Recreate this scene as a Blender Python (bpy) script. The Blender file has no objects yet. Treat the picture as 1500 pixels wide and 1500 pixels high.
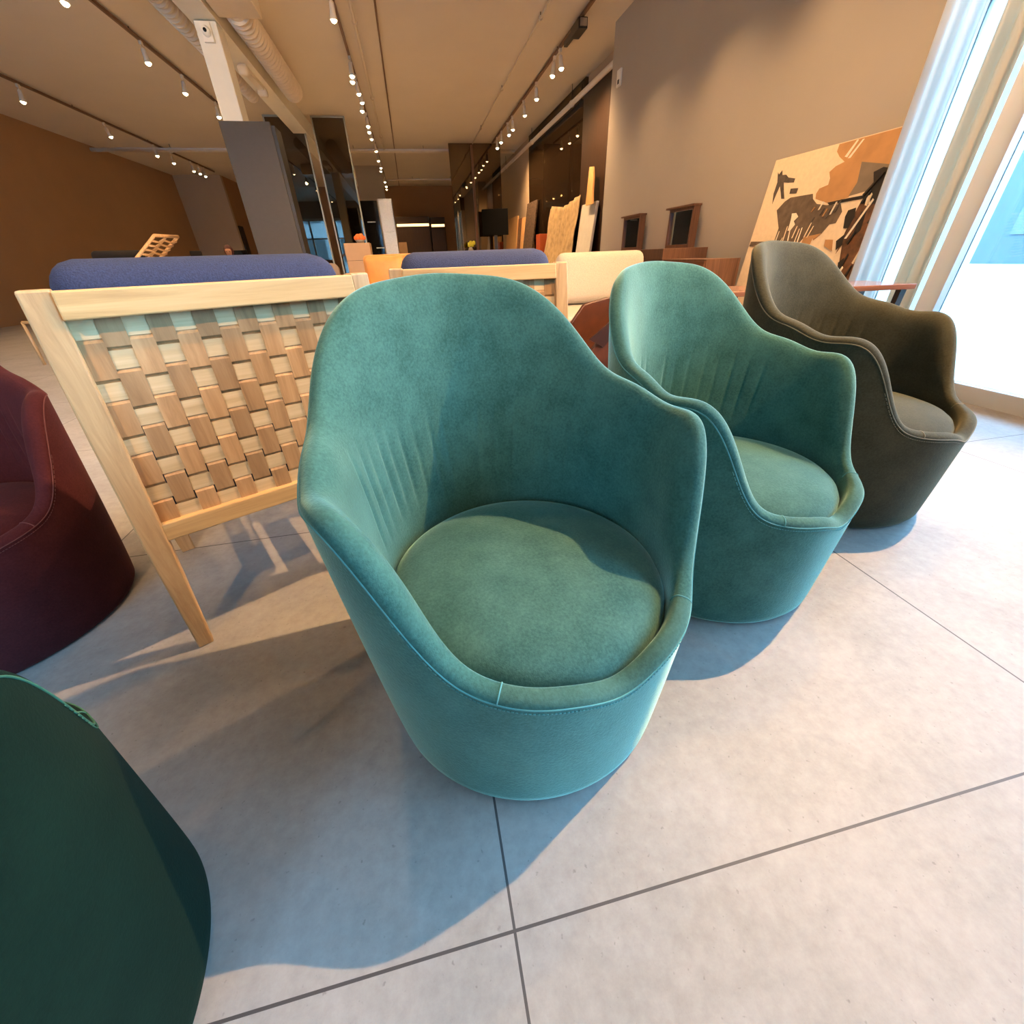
import bpy, bmesh, math, random
from mathutils import Vector, Matrix
random.seed(7)
D = bpy.data
SC = bpy.context.scene
COL = SC.collection
PI = math.pi

# ------------------------------------------------------------------ materials
def _mat(name):
    m = D.materials.new(name); m.use_nodes = True
    nt = m.node_tree; nt.nodes.clear()
    o = nt.nodes.new('ShaderNodeOutputMaterial')
    return m, nt, o

def N(nt, t, **kw):
    n = nt.nodes.new(t)
    for k, v in kw.items():
        if k in n.inputs: n.inputs[k].default_value = v
        else: setattr(n, k, v)
    return n

def rgba(c): return (c[0], c[1], c[2], 1.0)

def coords(nt, scale=(1, 1, 1), rot=(0, 0, 0), kind='Object'):
    tc = N(nt, 'ShaderNodeTexCoord'); mp = N(nt, 'ShaderNodeMapping')
    mp.inputs['Scale'].default_value = scale; mp.inputs['Rotation'].default_value = rot
    nt.links.new(tc.outputs[kind], mp.inputs['Vector'])
    return mp.outputs['Vector']

def ramp(nt, fac, stops):
    r = N(nt, 'ShaderNodeValToRGB'); e = r.color_ramp.elements
    e[0].position, e[0].color = stops[0][0], rgba(stops[0][1])
    e[1].position, e[1].color = stops[-1][0], rgba(stops[-1][1])
    for p, c in stops[1:-1]:
        x = e.new(p); x.color = rgba(c)
    nt.links.new(fac, r.inputs['Fac'])
    return r.outputs['Color']

def bump(nt, h, strength, dist=.01):
    b = N(nt, 'ShaderNodeBump'); b.inputs['Strength'].default_value = strength; b.inputs['Distance'].default_value = dist
    nt.links.new(h, b.inputs['Height']); return b.outputs['Normal']

def simple(name, col, rough=.6, metal=0., var=.06, nscale=8., bumpk=0., spec=.5, coat=0.):
    m, nt, o = _mat(name)
    p = N(nt, 'ShaderNodeBsdfPrincipled')
    v = coords(nt)
    n = N(nt, 'ShaderNodeTexNoise'); n.inputs['Scale'].default_value = nscale; n.inputs['Detail'].default_value = 4
    nt.links.new(v, n.inputs['Vector'])
    a = tuple(max(0, c * (1 - var)) for c in col); b = tuple(min(1, c * (1 + var)) for c in col)
    nt.links.new(ramp(nt, n.outputs['Fac'], [(.3, a), (.7, b)]), p.inputs['Base Color'])
    p.inputs['Roughness'].default_value = rough; p.inputs['Metallic'].default_value = metal
    p.inputs['Specular IOR Level'].default_value = spec; p.inputs['Coat Weight'].default_value = coat
    if bumpk: nt.links.new(bump(nt, n.outputs['Fac'], bumpk), p.inputs['Normal'])
    nt.links.new(p.outputs[0], o.inputs[0])
    return m

def velvet(name, col, light, sheen=.6, sheen_tint=(.6, .9, .85), srough=.35, mott=1.0):
    m, nt, o = _mat(name)
    p = N(nt, 'ShaderNodeBsdfPrincipled')
    v = coords(nt)
    n1 = N(nt, 'ShaderNodeTexNoise'); n1.inputs['Scale'].default_value = 13; n1.inputs['Detail'].default_value = 3; n1.inputs['Roughness'].default_value = .6
    n2 = N(nt, 'ShaderNodeTexNoise'); n2.inputs['Scale'].default_value = 190; n2.inputs['Detail'].default_value = 3; n2.inputs['Roughness'].default_value = .7
    nt.links.new(v, n1.inputs['Vector']); nt.links.new(v, n2.inputs['Vector'])
    mx = N(nt, 'ShaderNodeMath', operation='MULTIPLY_ADD'); mx.inputs[1].default_value = .45
    nt.links.new(n1.outputs['Fac'], mx.inputs[0])
    m2 = N(nt, 'ShaderNodeMath', operation='MULTIPLY'); m2.inputs[1].default_value = .55
    nt.links.new(n2.outputs['Fac'], m2.inputs[0]); nt.links.new(m2.outputs[0], mx.inputs[2])
    c = ramp(nt, mx.outputs[0], [(.36, col), (.64, light)])
    nt.links.new(c, p.inputs['Base Color'])
    p.inputs['Roughness'].default_value = .9; p.inputs['Specular IOR Level'].default_value = .15
    p.inputs['Sheen Weight'].default_value = sheen; p.inputs['Sheen Roughness'].default_value = srough
    p.inputs['Sheen Tint'].default_value = rgba(sheen_tint)
    nt.links.new(bump(nt, n2.outputs['Fac'], .25, .003), p.inputs['Normal'])
    nt.links.new(p.outputs[0], o.inputs[0])
    return m

def wood(name, dark, mid, light, axis='z', scale=1., rough=.5, island=0., coat=0.):
    m, nt, o = _mat(name)
    p = N(nt, 'ShaderNodeBsdfPrincipled')
    lo, hi = 2.2 * scale, 46 * scale
    s = {'x': (lo, hi, hi), 'y': (hi, lo, hi), 'z': (hi, hi, lo)}[axis]
    v = coords(nt, s)
    n = N(nt, 'ShaderNodeTexNoise'); n.inputs['Scale'].default_value = 1; n.inputs['Detail'].default_value = 6; n.inputs['Roughness'].default_value = .65; n.inputs['Distortion'].default_value = .6
    nt.links.new(v, n.inputs['Vector'])
    c = ramp(nt, n.outputs['Fac'], [(.28, dark), (.5, mid), (.72, light)])
    if island:
        g = N(nt, 'ShaderNodeNewGeometry')
        hsv = N(nt, 'ShaderNodeHueSaturation')
        mr = N(nt, 'ShaderNodeMapRange'); mr.inputs['To Min'].default_value = 1 - island; mr.inputs['To Max'].default_value = 1 + island
        nt.links.new(g.outputs['Random Per Island'], mr.inputs['Value']); nt.links.new(mr.outputs[0], hsv.inputs['Value'])
        nt.links.new(c, hsv.inputs['Color']); c = hsv.outputs['Color']
    nt.links.new(c, p.inputs['Base Color'])
    p.inputs['Roughness'].default_value = rough; p.inputs['Coat Weight'].default_value = coat
    nt.links.new(bump(nt, n.outputs['Fac'], .12, .004), p.inputs['Normal'])
    nt.links.new(p.outputs[0], o.inputs[0])
    return m

def emit(name, col, st):
    m, nt, o = _mat(name)
    e = N(nt, 'ShaderNodeEmission'); e.inputs[0].default_value = rgba(col); e.inputs[1].default_value = st
    nt.links.new(e.outputs[0], o.inputs[0]); return m

def tinted_glass(name, tint, refl=.25, gl=(1, 1, 1)):
    m, nt, o = _mat(name)
    t = N(nt, 'ShaderNodeBsdfTransparent'); t.inputs[0].default_value = rgba(tint)
    g = N(nt, 'ShaderNodeBsdfGlossy'); g.inputs['Color'].default_value = rgba(gl); g.inputs['Roughness'].default_value = .01
    f = N(nt, 'ShaderNodeFresnel'); f.inputs[0].default_value = 1.5
    a = N(nt, 'ShaderNodeMath', operation='MULTIPLY_ADD'); a.inputs[1].default_value = 1 - refl; a.inputs[2].default_value = refl
    nt.links.new(f.outputs[0], a.inputs[0])
    x = N(nt, 'ShaderNodeMixShader')
    nt.links.new(a.outputs[0], x.inputs[0]); nt.links.new(t.outputs[0], x.inputs[1]); nt.links.new(g.outputs[0], x.inputs[2])
    nt.links.new(x.outputs[0], o.inputs[0]); return m

def dark_mirror(name, base, gl, refl):
    m, nt, o = _mat(name)
    d = N(nt, 'ShaderNodeBsdfDiffuse'); d.inputs[0].default_value = rgba(base)
    g = N(nt, 'ShaderNodeBsdfGlossy'); g.inputs['Color'].default_value = rgba(gl); g.inputs['Roughness'].default_value = .015
    x = N(nt, 'ShaderNodeMixShader'); x.inputs[0].default_value = refl
    nt.links.new(d.outputs[0], x.inputs[1]); nt.links.new(g.outputs[0], x.inputs[2])
    nt.links.new(x.outputs[0], o.inputs[0]); return m

def floor_material():
    m, nt, o = _mat('porcelain_tile')
    p = N(nt, 'ShaderNodeBsdfPrincipled')
    v = coords(nt)
    n1 = N(nt, 'ShaderNodeTexNoise'); n1.inputs['Scale'].default_value = 2.6; n1.inputs['Detail'].default_value = 8; n1.inputs['Roughness'].default_value = .62
    n2 = N(nt, 'ShaderNodeTexNoise'); n2.inputs['Scale'].default_value = 34; n2.inputs['Detail'].default_value = 6; n2.inputs['Roughness'].default_value = .7
    n3 = N(nt, 'ShaderNodeTexNoise'); n3.inputs['Scale'].default_value = 95; n3.inputs['Detail'].default_value = 2
    for n in (n1, n2, n3): nt.links.new(v, n.inputs['Vector'])
    a = N(nt, 'ShaderNodeMath', operation='MULTIPLY_ADD'); a.inputs[1].default_value = .55
    b = N(nt, 'ShaderNodeMath', operation='MULTIPLY'); b.inputs[1].default_value = .45
    nt.links.new(n2.outputs['Fac'], b.inputs[0]); nt.links.new(n1.outputs['Fac'], a.inputs[0]); nt.links.new(b.outputs[0], a.inputs[2])
    base = ramp(nt, a.outputs[0], [(.34, (.262, .248, .234)), (.5, (.335, .319, .303)), (.66, (.402, .386, .370))])
    pit = ramp(nt, n3.outputs['Fac'], [(.24, (.7, .7, .7)), (.32, (1, 1, 1))])
    mp = N(nt, 'ShaderNodeMix', data_type='RGBA', blend_type='MULTIPLY'); mp.inputs[0].default_value = 1
    nt.links.new(base, mp.inputs[6]); nt.links.new(pit, mp.inputs[7])
    # grout joints every 1.277 m
    sx = N(nt, 'ShaderNodeSeparateXYZ'); nt.links.new(v, sx.inputs[0])
    outs = []
    for k, off in ((0, .017), (1, .197)):
        s = N(nt, 'ShaderNodeMath', operation='SUBTRACT'); s.inputs[1].default_value = off
        nt.links.new(sx.outputs[k], s.inputs[0])
        q = N(nt, 'ShaderNodeMath', operation='PINGPONG'); q.inputs[1].default_value = .6385
        nt.links.new(s.outputs[0], q.inputs[0])
        l = N(nt, 'ShaderNodeMath', operation='LESS_THAN'); l.inputs[1].default_value = .0022
        nt.links.new(q.outputs[0], l.inputs[0]); outs.append(l.outputs[0])
    mxx = N(nt, 'ShaderNodeMath', operation='MAXIMUM'); nt.links.new(outs[0], mxx.inputs[0]); nt.links.new(outs[1], mxx.inputs[1])
    fin = N(nt, 'ShaderNodeMix', data_type='RGBA'); nt.links.new(mxx.outputs[0], fin.inputs[0])
    nt.links.new(mp.outputs[2], fin.inputs[6]); fin.inputs[7].default_value = (.07, .065, .065, 1)
    nt.links.new(fin.outputs[2], p.inputs['Base Color'])
    p.inputs['Roughness'].default_value = .5; p.inputs['Specular IOR Level'].default_value = .35
    nt.links.new(bump(nt, n2.outputs['Fac'], .08, .003), p.inputs['Normal'])
    nt.links.new(p.outputs[0], o.inputs[0]); return m

M = {}
def sheer(name, col):
    m, nt, o = _mat(name)
    t = N(nt, 'ShaderNodeBsdfTranslucent'); t.inputs[0].default_value = rgba(col)
    d = N(nt, 'ShaderNodeBsdfDiffuse'); d.inputs[0].default_value = rgba(col)
    x = N(nt, 'ShaderNodeMixShader'); x.inputs[0].default_value = .25
    nt.links.new(t.outputs[0], x.inputs[1]); nt.links.new(d.outputs[0], x.inputs[2]); nt.links.new(x.outputs[0], o.inputs[0])
    return m
M['sheer'] = sheer('sheer_white_fabric', (.86, .86, .83))
M['sheer_cream'] = sheer('cream_curtain_fabric', (.82, .70, .54))
M['facade_shaded'] = simple('grey_facade_shaded', (.06, .085, .095), .8, var=.06, nscale=1.5)  # grey facade colour darkened to stand for shade
M['floor'] = floor_material()
M['ceil'] = simple('ceiling_paint', (.66, .59, .50), .9, var=.015, nscale=1.5)
M['wall_taupe'] = simple('taupe_wall_paint', (.415, .375, .33), .85, var=.015, nscale=2)
M['wall_tan'] = simple('tan_wall_paint', (.47, .36, .25), .85, var=.02, nscale=2)
M['wall_brown'] = simple('brown_wall_paint', (.38, .22, .11), .85, var=.03, nscale=2)
M['white_paint'] = simple('white_paint', (.80, .79, .72), .6, var=.02)
M['white_frame'] = simple('white_window_paint', (.86, .86, .83), .4, var=.01)
M['grey_clad'] = simple('charcoal_panel', (.052, .046, .040), .55, var=.05, nscale=20)
M['void_black'] = simple('flat_black', (.006, .006, .006), .95, var=.1, spec=.05)
M['near_black'] = simple('matte_black', (.012, .011, .011), .45, var=.1)
M['gloss_black'] = simple('gloss_black', (.008, .008, .009), .08, var=.1)
M['pipe'] = simple('painted_pipe', (.70, .60, .47), .5, var=.03)
M['dark_rod'] = simple('dark_conduit', (.16, .08, .04), .5, var=.1)
M['duct'] = simple('duct_paint', (.72, .62, .49), .45, var=.04, nscale=5)
M['steel'] = simple('brushed_steel', (.5, .49, .46), .3, metal=1., var=.08, nscale=30)
M['green_edge'] = simple('grey_green_metal', (.30, .29, .23), .35, metal=.6, var=.05)
M['glass_smoke'] = tinted_glass('smoked_glass', (.17, .14, .11), .06, (.9, .80, .68))
M['glass_clear'] = tinted_glass('window_glass', (.93, .97, .96), .01)
M['mirror_bronze'] = dark_mirror('bronze_mirror', (.014, .008, .004), (.78, .60, .40), .20)
M['mirror_black'] = dark_mirror('black_mirror_glass', (.015, .009, .005), (.8, .66, .5), .16)
M['mirror'] = dark_mirror('vanity_mirror_glass', (.05, .045, .04), (.85, .83, .8), .75)
TEAL = ((.026, .086, .068), (.060, .155, .124))
M['teal'] = velvet('teal_mohair_velvet', *TEAL, sheen=1., sheen_tint=(.55, .88, .77), srough=.36)
M['teal_rim'] = velvet('teal_velvet_rim_nap', (.036, .092, .070), (.068, .150, .118), sheen=.7, sheen_tint=(.5, .8, .68))
M['teal_seat'] = velvet('teal_velvet_seat_nap', (.036, .100, .080), (.076, .172, .138), sheen=.7, sheen_tint=(.5, .85, .76))
M['teal_welt'] = simple('teal_thread', (.085, .27, .245), .7, var=.1, nscale=60)
M['olive'] = velvet('olive_brown_velvet', (.031, .032, .021), (.056, .055, .036), sheen=.24, sheen_tint=(.8, .72, .45))
M['olive_welt'] = simple('olive_thread', (.16, .14, .085), .7, var=.1, nscale=60)
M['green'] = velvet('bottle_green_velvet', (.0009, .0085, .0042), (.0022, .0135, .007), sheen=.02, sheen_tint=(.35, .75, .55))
M['green_welt'] = simple('green_thread', (.03, .12, .07), .7, var=.1, nscale=60)
M['red'] = velvet('dark_red_velvet', (.035, .006, .008), (.06, .012, .014), sheen=.12, sheen_tint=(.8, .35, .3))
M['red_welt'] = simple('red_thread', (.09, .02, .02), .7, var=.1, nscale=60)
M['oak_x'] = wood('oak_across', (.46, .27, .105), (.60, .375, .155), (.68, .45, .205), 'x', rough=.5)
M['oak_z'] = wood('oak_upright', (.38, .225, .10), (.51, .315, .145), (.61, .40, .20), 'z', rough=.5)
M['strap_v'] = wood('oak_strap_upright', (.27, .145, .060), (.40, .225, .098), (.50, .305, .145), 'z', rough=.5, island=.22)
M['strap_h'] = wood('oak_strap_across', (.50, .335, .165), (.63, .45, .24), (.72, .54, .31), 'x', rough=.5, island=.06)
M['navy'] = simple('navy_woven_fabric', (.021, .030, .074), .9, var=.35, nscale=330, bumpk=.35)
M['cream'] = simple('cream_boucle', (.42, .375, .32), .95, var=.08, nscale=120, bumpk=.3)
M['walnut'] = wood('walnut', (.105, .036, .016), (.165, .062, .028), (.22, .088, .042), 'y', rough=.35, coat=.2)
M['walnut_z'] = wood('walnut_upright_grain', (.085, .038, .022), (.135, .064, .038), (.18, .09, .055), 'z', rough=.4)
M['walnut_x'] = wood('walnut_across', (.16, .06, .03), (.24, .098, .05), (.30, .13, .07), 'x', rough=.25, coat=.4)
M['leather_dark'] = simple('dark_brown_leather', (.028, .008, .005), .4, var=.2, nscale=14)
M['leather'] = simple('cognac_leather', (.075, .020, .007), .4, var=.2, nscale=14, bumpk=.2)
M['orange_leather'] = simple('tan_orange_leather', (.62, .29, .085), .5, var=.08, nscale=12)
M['grey_fabric'] = simple('grey_brown_fabric', (.17, .13, .105), .9, var=.1, nscale=60)
M['ply'] = wood('pale_wood', (.50, .27, .10), (.62, .35, .14), (.70, .43, .19), 'z', rough=.45)
M['tanbox'] = simple('tan_laminate', (.42, .27, .16), .5, var=.04)
M['wenge'] = wood('dark_wenge', (.014, .006, .003), (.026, .011, .005), (.042, .018, .008), 'z', rough=.45)
M['bulb'] = emit('lamp_lens_glow', (1., .76, .42), 26.)
M['strip'] = emit('cabinet_strip_glow', (1., .62, .24), 2.6)
M['lamp_white'] = simple('white_enamel', (.78, .70, .58), .4, var=.02)
M['plaster'] = simple('sensor_plastic', (.85, .82, .74), .5, var=.02)
M['skin'] = simple('skin', (.45, .23, .15), .6, var=.05)
M['hair'] = simple('dark_auburn_hair', (.055, .008, .010), .6, var=.2, nscale=40)
M['cloth_black'] = simple('black_cloth', (.015, .013, .014), .9, var=.2)
M['rug'] = simple('patterned_rug', (.22, .20, .24), .95, var=.75, nscale=22)
M['flower'] = simple('orange_petals', (.85, .16, .03), .6, var=.2, nscale=30)
M['flower_y'] = simple('yellow_petals', (.62, .60, .05), .6, var=.2, nscale=30)
M['stem'] = simple('green_stem', (.05, .14, .03), .6, var=.2)
M['vase'] = simple('grey_ceramic', (.22, .2, .18), .3, var=.05)
M['textile'] = simple('ochre_textile', (.36, .25, .125), .95, var=.28, nscale=9, bumpk=.3)
M['textile_dark'] = simple('dark_knotted_textile', (.055, .028, .012), .95, var=.9, nscale=26, bumpk=.6)
M['orange_reflection'] = simple('burnt_orange_reflection', (.36, .065, .012), .45, var=.05)  # reflection tone put into the colour
M['white_panel'] = simple('pale_grey_board', (.55, .53, .48), .5, var=.05)
M['pc_canvas'] = simple('canvas_cream', (.75, .60, .42), .9, var=.05, nscale=30)
M['pc_tan'] = simple('paint_tan', (.45, .235, .095), .8, var=.14, nscale=7)
M['pc_grey'] = simple('paint_grey', (.20, .155, .11), .8, var=.12, nscale=9)
M['pc_cloud'] = simple('paint_smoke', (.075, .060, .052), .8, var=.35, nscale=24)
M['pc_house'] = simple('paint_umber', (.115, .082, .056), .8, var=.3, nscale=16)
M['pc_black'] = simple('paint_black', (.012, .009, .008), .6, var=.3, nscale=20)
M['pc_brown'] = simple('paint_brown', (.13, .055, .022), .7, var=.6, nscale=14)
M['pc_white'] = simple('paint_white', (.80, .70, .56), .8, var=.04)
M['asphalt'] = simple('pavement', (.42, .42, .42), .9, var=.1, nscale=3)
M['facade'] = simple('grey_facade', (.40, .47, .52), .8, var=.06, nscale=1.5)
M['pane_dark'] = simple('facade_window', (.05, .07, .08), .15, var=.1)
M['tree_leaf'] = simple('street_tree_leaves', (.06, .13, .03), .7, var=.5, nscale=5)
M['bark'] = simple('street_tree_bark', (.09, .07, .05), .9, var=.3)

# ------------------------------------------------------------------ mesh helpers
class MB:
    def __init__(s): s.v = []; s.f = []; s.sm = []
    def add(s, vs, fs, smooth=False, mtx=None):
        b = len(s.v)
        for p in vs:
            p = Vector(p); s.v.append(tuple(mtx @ p) if mtx else tuple(p))
        for f in fs: s.f.append(tuple(i + b for i in f)); s.sm.append(smooth)
        return s
    def box(s, x0, x1, y0, y1, z0, z1, mtx=None):
        vs = [(x, y, z) for z in (z0, z1) for y in (y0, y1) for x in (x0, x1)]
        return s.add(vs, [(0, 2, 3, 1), (4, 5, 7, 6), (0, 1, 5, 4), (2, 6, 7, 3), (0, 4, 6, 2), (1, 3, 7, 5)], False, mtx)
    def hexa(s, lo, hi):
        return s.add(list(lo) + list(hi), [(3, 2, 1, 0), (4, 5, 6, 7), (0, 1, 5, 4), (1, 2, 6, 5), (2, 3, 7, 6), (3, 0, 4, 7)])
    def rbox(s, x0, x1, y0, y1, z0, z1, r, n=5, crown=0., mtx=None):
        """rounded box (superquadric like cushion), crown bulges the big faces"""
        bm = bmesh.new(); bmesh.ops.create_cube(bm, size=1)
        bmesh.ops.subdivide_edges(bm, edges=bm.edges[:], cuts=n * 2 + 2, use_grid_fill=True)
        c = Vector(((x0 + x1) / 2, (y0 + y1) / 2, (z0 + z1) / 2)); h = Vector(((x1 - x0) / 2, (y1 - y0) / 2, (z1 - z0) / 2))
        r = min(r, h.x, h.y, h.z)
        for v in bm.verts:
            # push the grid lines towards the rounded edges
            q = Vector([math.copysign(min(1, abs(2 * a)) ** .55, a) * hh for a, hh in zip(v.co, h)])
            inner = Vector([max(-hh + r, min(hh - r, a)) for a, hh in zip(q, h)])
            d = q - inner
            if d.length > 1e-9: q = inner + d.normalized() * r
            if crown:
                k = min(range(3), key=lambda i: h[i])
                o = [i for i in range(3) if i != k]
                w = (1 - (q[o[0]] / h[o[0]]) ** 2) * (1 - (q[o[1]] / h[o[1]]) ** 2)
                q[k] += math.copysign(crown * max(0, w), q[k]) if abs(q[k]) > h[k] * .3 else 0
            v.co = q + c
        bm.verts.ensure_lookup_table()
        s.add([v.co.copy() for v in bm.verts], [[v.index for v in f.verts] for f in bm.faces], True, mtx); bm.free()
        return s
    def tube(s, pts, r, n=10, closed=False, caps=True):
        pts = [Vector(p) for p in pts]; m = len(pts); vs = []; prev = None
        for i, p in enumerate(pts):
            a = pts[(i - 1) % m] if (closed or i > 0) else p; b = pts[(i + 1) % m] if (closed or i < m - 1) else p
            t = (b - a).normalized()
            if prev is None:
                u = t.orthogonal().normalized()
            else:
                u = (prev - t * prev.dot(t)).normalized()
            prev = u; w = t.cross(u); rr = r[i] if isinstance(r, (list, tuple)) else r
            for k in range(n):
                q = 2 * PI * k / n; vs.append(p + u * (rr * math.cos(q)) + w * (rr * math.sin(q)))
        fs = []
        for i in range(m if closed else m - 1):
            j = (i + 1) % m
            for k in range(n): fs.append((i * n + k, i * n + (k + 1) % n, j * n + (k + 1) % n, j * n + k))
        if not closed and caps: fs += [tuple(range(n))[::-1], tuple((m - 1) * n + k for k in range(n))]
        return s.add(vs, fs, True)
    def lathe(s, prof, n=24, mtx=None, smooth=True):
        vs = [(r * math.cos(2 * PI * k / n), r * math.sin(2 * PI * k / n), z) for r, z in prof for k in range(n)]
        fs = [(i * n + k, i * n + (k + 1) % n, (i + 1) * n + (k + 1) % n, (i + 1) * n + k) for i in range(len(prof) - 1) for k in range(n)]
        fs += [tuple(range(n))[::-1], tuple((len(prof) - 1) * n + k for k in range(n))]
        return s.add(vs, fs, smooth, mtx)
    def slab(s, poly, z0, z1, mtx=None):
        """prism from a 2D polygon"""
        n = len(poly)
        vs = [(x, y, z0) for x, y in poly] + [(x, y, z1) for x, y in poly]
        fs = [tuple(range(n))[::-1], tuple(range(n, 2 * n))] + [(i, (i + 1) % n, n + (i + 1) % n, n + i) for i in range(n)]
        return s.add(vs, fs, False, mtx)
    def build(s, name, mat, parent=None, bevel=0., label=None):
        me = D.meshes.new(name); me.from_pydata(s.v, [], s.f)
        me.polygons.foreach_set('use_smooth', s.sm); me.materials.append(M[mat] if isinstance(mat, str) else mat); me.update()
        bm = bmesh.new(); bm.from_mesh(me); bmesh.ops.recalc_face_normals(bm, faces=bm.faces); bm.to_mesh(me); bm.free()
        o = D.objects.new(name, me); COL.objects.link(o)
        if parent: o.parent = parent
        if bevel:
            b = o.modifiers.new('bevel', 'BEVEL'); b.width = bevel; b.segments = 2; b.limit_method = 'ANGLE'
        if label: o['label'] = label
        return o

def empty(name, loc, rz=0.):
    o = D.objects.new(name, None); COL.objects.link(o); o.location = loc; o.rotation_euler = (0, 0, rz)
    o.empty_display_size = .1
    return o

def tag(o, label, cat, group=None):
    o['label'] = label; o['category'] = cat
    if group: o['group'] = group
    return o

def struct(o):
    o['kind'] = 'structure'; return o

def copy_tree(o, parent=None):
    c = o.copy(); COL.objects.link(c)
    if parent:
        c.parent = parent
    for ch in list(o.children): copy_tree(ch, c)
    return c

# ------------------------------------------------------------------ camera
H = .90
F = 599.17
pitch, yaw, roll = .5585, .1904, -.0377
fw = Vector((math.sin(yaw) * math.cos(pitch), math.cos(yaw) * math.cos(pitch), -math.sin(pitch)))
rt = Vector((math.cos(yaw), -math.sin(yaw), 0)); up = rt.cross(fw)
r2 = rt * math.cos(roll) + up * math.sin(roll); u2 = up * math.cos(roll) - rt * math.sin(roll)
cd = D.cameras.new('camera'); cam = D.objects.new('camera', cd); COL.objects.link(cam)
mw = Matrix((r2, u2, -fw)).transposed().to_4x4(); mw.translation = (0, 0, H)
cam.matrix_world = mw
cd.sensor_width = 36; cd.sensor_fit = 'HORIZONTAL'; cd.lens = 36 * F / 1500; cd.clip_start = .02; cd.clip_end = 300
SC.camera = cam

# ------------------------------------------------------------------ barrel swivel chairs
A = [0.35869713923064916, -0.019493815428551223, -0.0030675940801433896, -0.003335572487985795, 0.003452808396698911, 0.004063017690440122, -0.0014673164457334, -0.005402032430277673]
HH = [0.5950746003712724, -0.26598607435924887, -0.014783317591511337, -0.024306138178075306, 0.016390589060436583, 0.028809198402872816, -0.006758243980332728, -0.011090495516854799, -0.009446201442535029, -0.004492411624824699, 0.005520356954767323, 0.0030367638524581154, -0.002366582354940245, -0.0022864768845918698]
def rim_r(p): return sum(a * math.cos(k * p) for k, a in enumerate(A))
def rim_h(p): return sum(a * math.cos(k * p) for k, a in enumerate(HH))
def rim_p(p): r = rim_r(p); return Vector((r * math.cos(p), r * math.sin(p), rim_h(p)))
def smooth(x, a, b):
    t = max(0, min(1, (x - a) / (b - a))); return t * t * (3 - 2 * t)

NPHI = 288
def rim_frame(p):
    e = .01
    t = (rim_p(p + e) - rim_p(p - e)).normalized()
    n = Vector((math.cos(p), math.sin(p), 0)); n = (n - t * n.dot(t)).normalized()
    b = t.cross(n)
    if b.z < 0: b = -b
    return rim_p(p), n, b
def thick(p):
    a = abs((p + PI) % (2 * PI) - PI)
    return .038 + .014 * smooth(a, .5, 1.1) - .006 * smooth(a, 1.9, 2.8)
# wrinkle lines pressed into the inner back: angle from the front, strength
WR = [(-2.62, 1.), (-2.50, .8), (-2.40, 1.2), (-2.27, .7), (-2.16, 1.), (-2.02, 1.1), (-2.75, .8), (-2.9, 1.1), (-3.02, .9), (2.98, 1.), (2.84, .8), (2.68, 1.), (2.5, .7), (2.36, .8), (2.2, .9), (2.05, .7), (1.9, .6)]
def wrinkle(p, z):
    w = 0
    for c, k in WR:
        d = (p - c - .22 * (z - .5) * (1 if c < 0 else -1) + PI) % (2 * PI) - PI
        w += k * math.exp(-(d / .022) ** 2)
    return w * smooth(z, .38, .45) * (1 - smooth(z, .53, .64))

def rim_ring(p, al):
    P, n, b = rim_frame(p); T = .044
    return P - n * (T / 2 * (1 - math.cos(al))) + b * (.015 * math.sin(al))
AL1 = math.radians(96)
def well(p):
    a = abs((p + PI) % (2 * PI) - PI)
    return .303 - .030 * smooth(a, .6, 1.3) + .006 * smooth(a, 2.0, 3.0)
def inner_pt(p, t):
    """t 0 on the crest of the rim, 1 deep in the seat well: one soft padded curve"""
    P, n, b = rim_frame(p)
    q0 = rim_ring(p, AL1)
    a = abs((p + PI) % (2 * PI) - PI)
    r0 = math.hypot(q0.x, q0.y); an = math.atan2(q0.y, q0.x); an += (p - an + PI) % (2 * PI) - PI if False else 0
    d = (p - an + PI) % (2 * PI) - PI
    rb = well(p); zb = .235
    tall = smooth(q0.z, .36, .56)
    q3 = Vector((rb * math.cos(p), rb * math.sin(p), zb))
    hgt = q0.z - zb
    l0 = .020 + .035 * tall - .012 * smooth(a, 2.0, 2.7)
    dir0 = (-n * .93 - b * .30).normalized()
    q1 = q0 + dir0 * l0
    lean = .010 * tall
    q2 = q3 + Vector((lean * math.cos(p), lean * math.sin(p), hgt * (.55 - .10 * tall)))
    v = q0 * (1 - t) ** 3 + q1 * (3 * t * (1 - t) ** 2) + q2 * (3 * t * t * (1 - t)) + q3 * t ** 3
    w = (.0042) * wrinkle(p, v.z)
    return v + Vector((math.cos(p), math.sin(p), 0)) * w
def prof_r(p, t):
    """outer barrel"""
    R = rim_r(p); rb = .318
    return rb + (R - rb) * (t ** .85)

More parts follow.
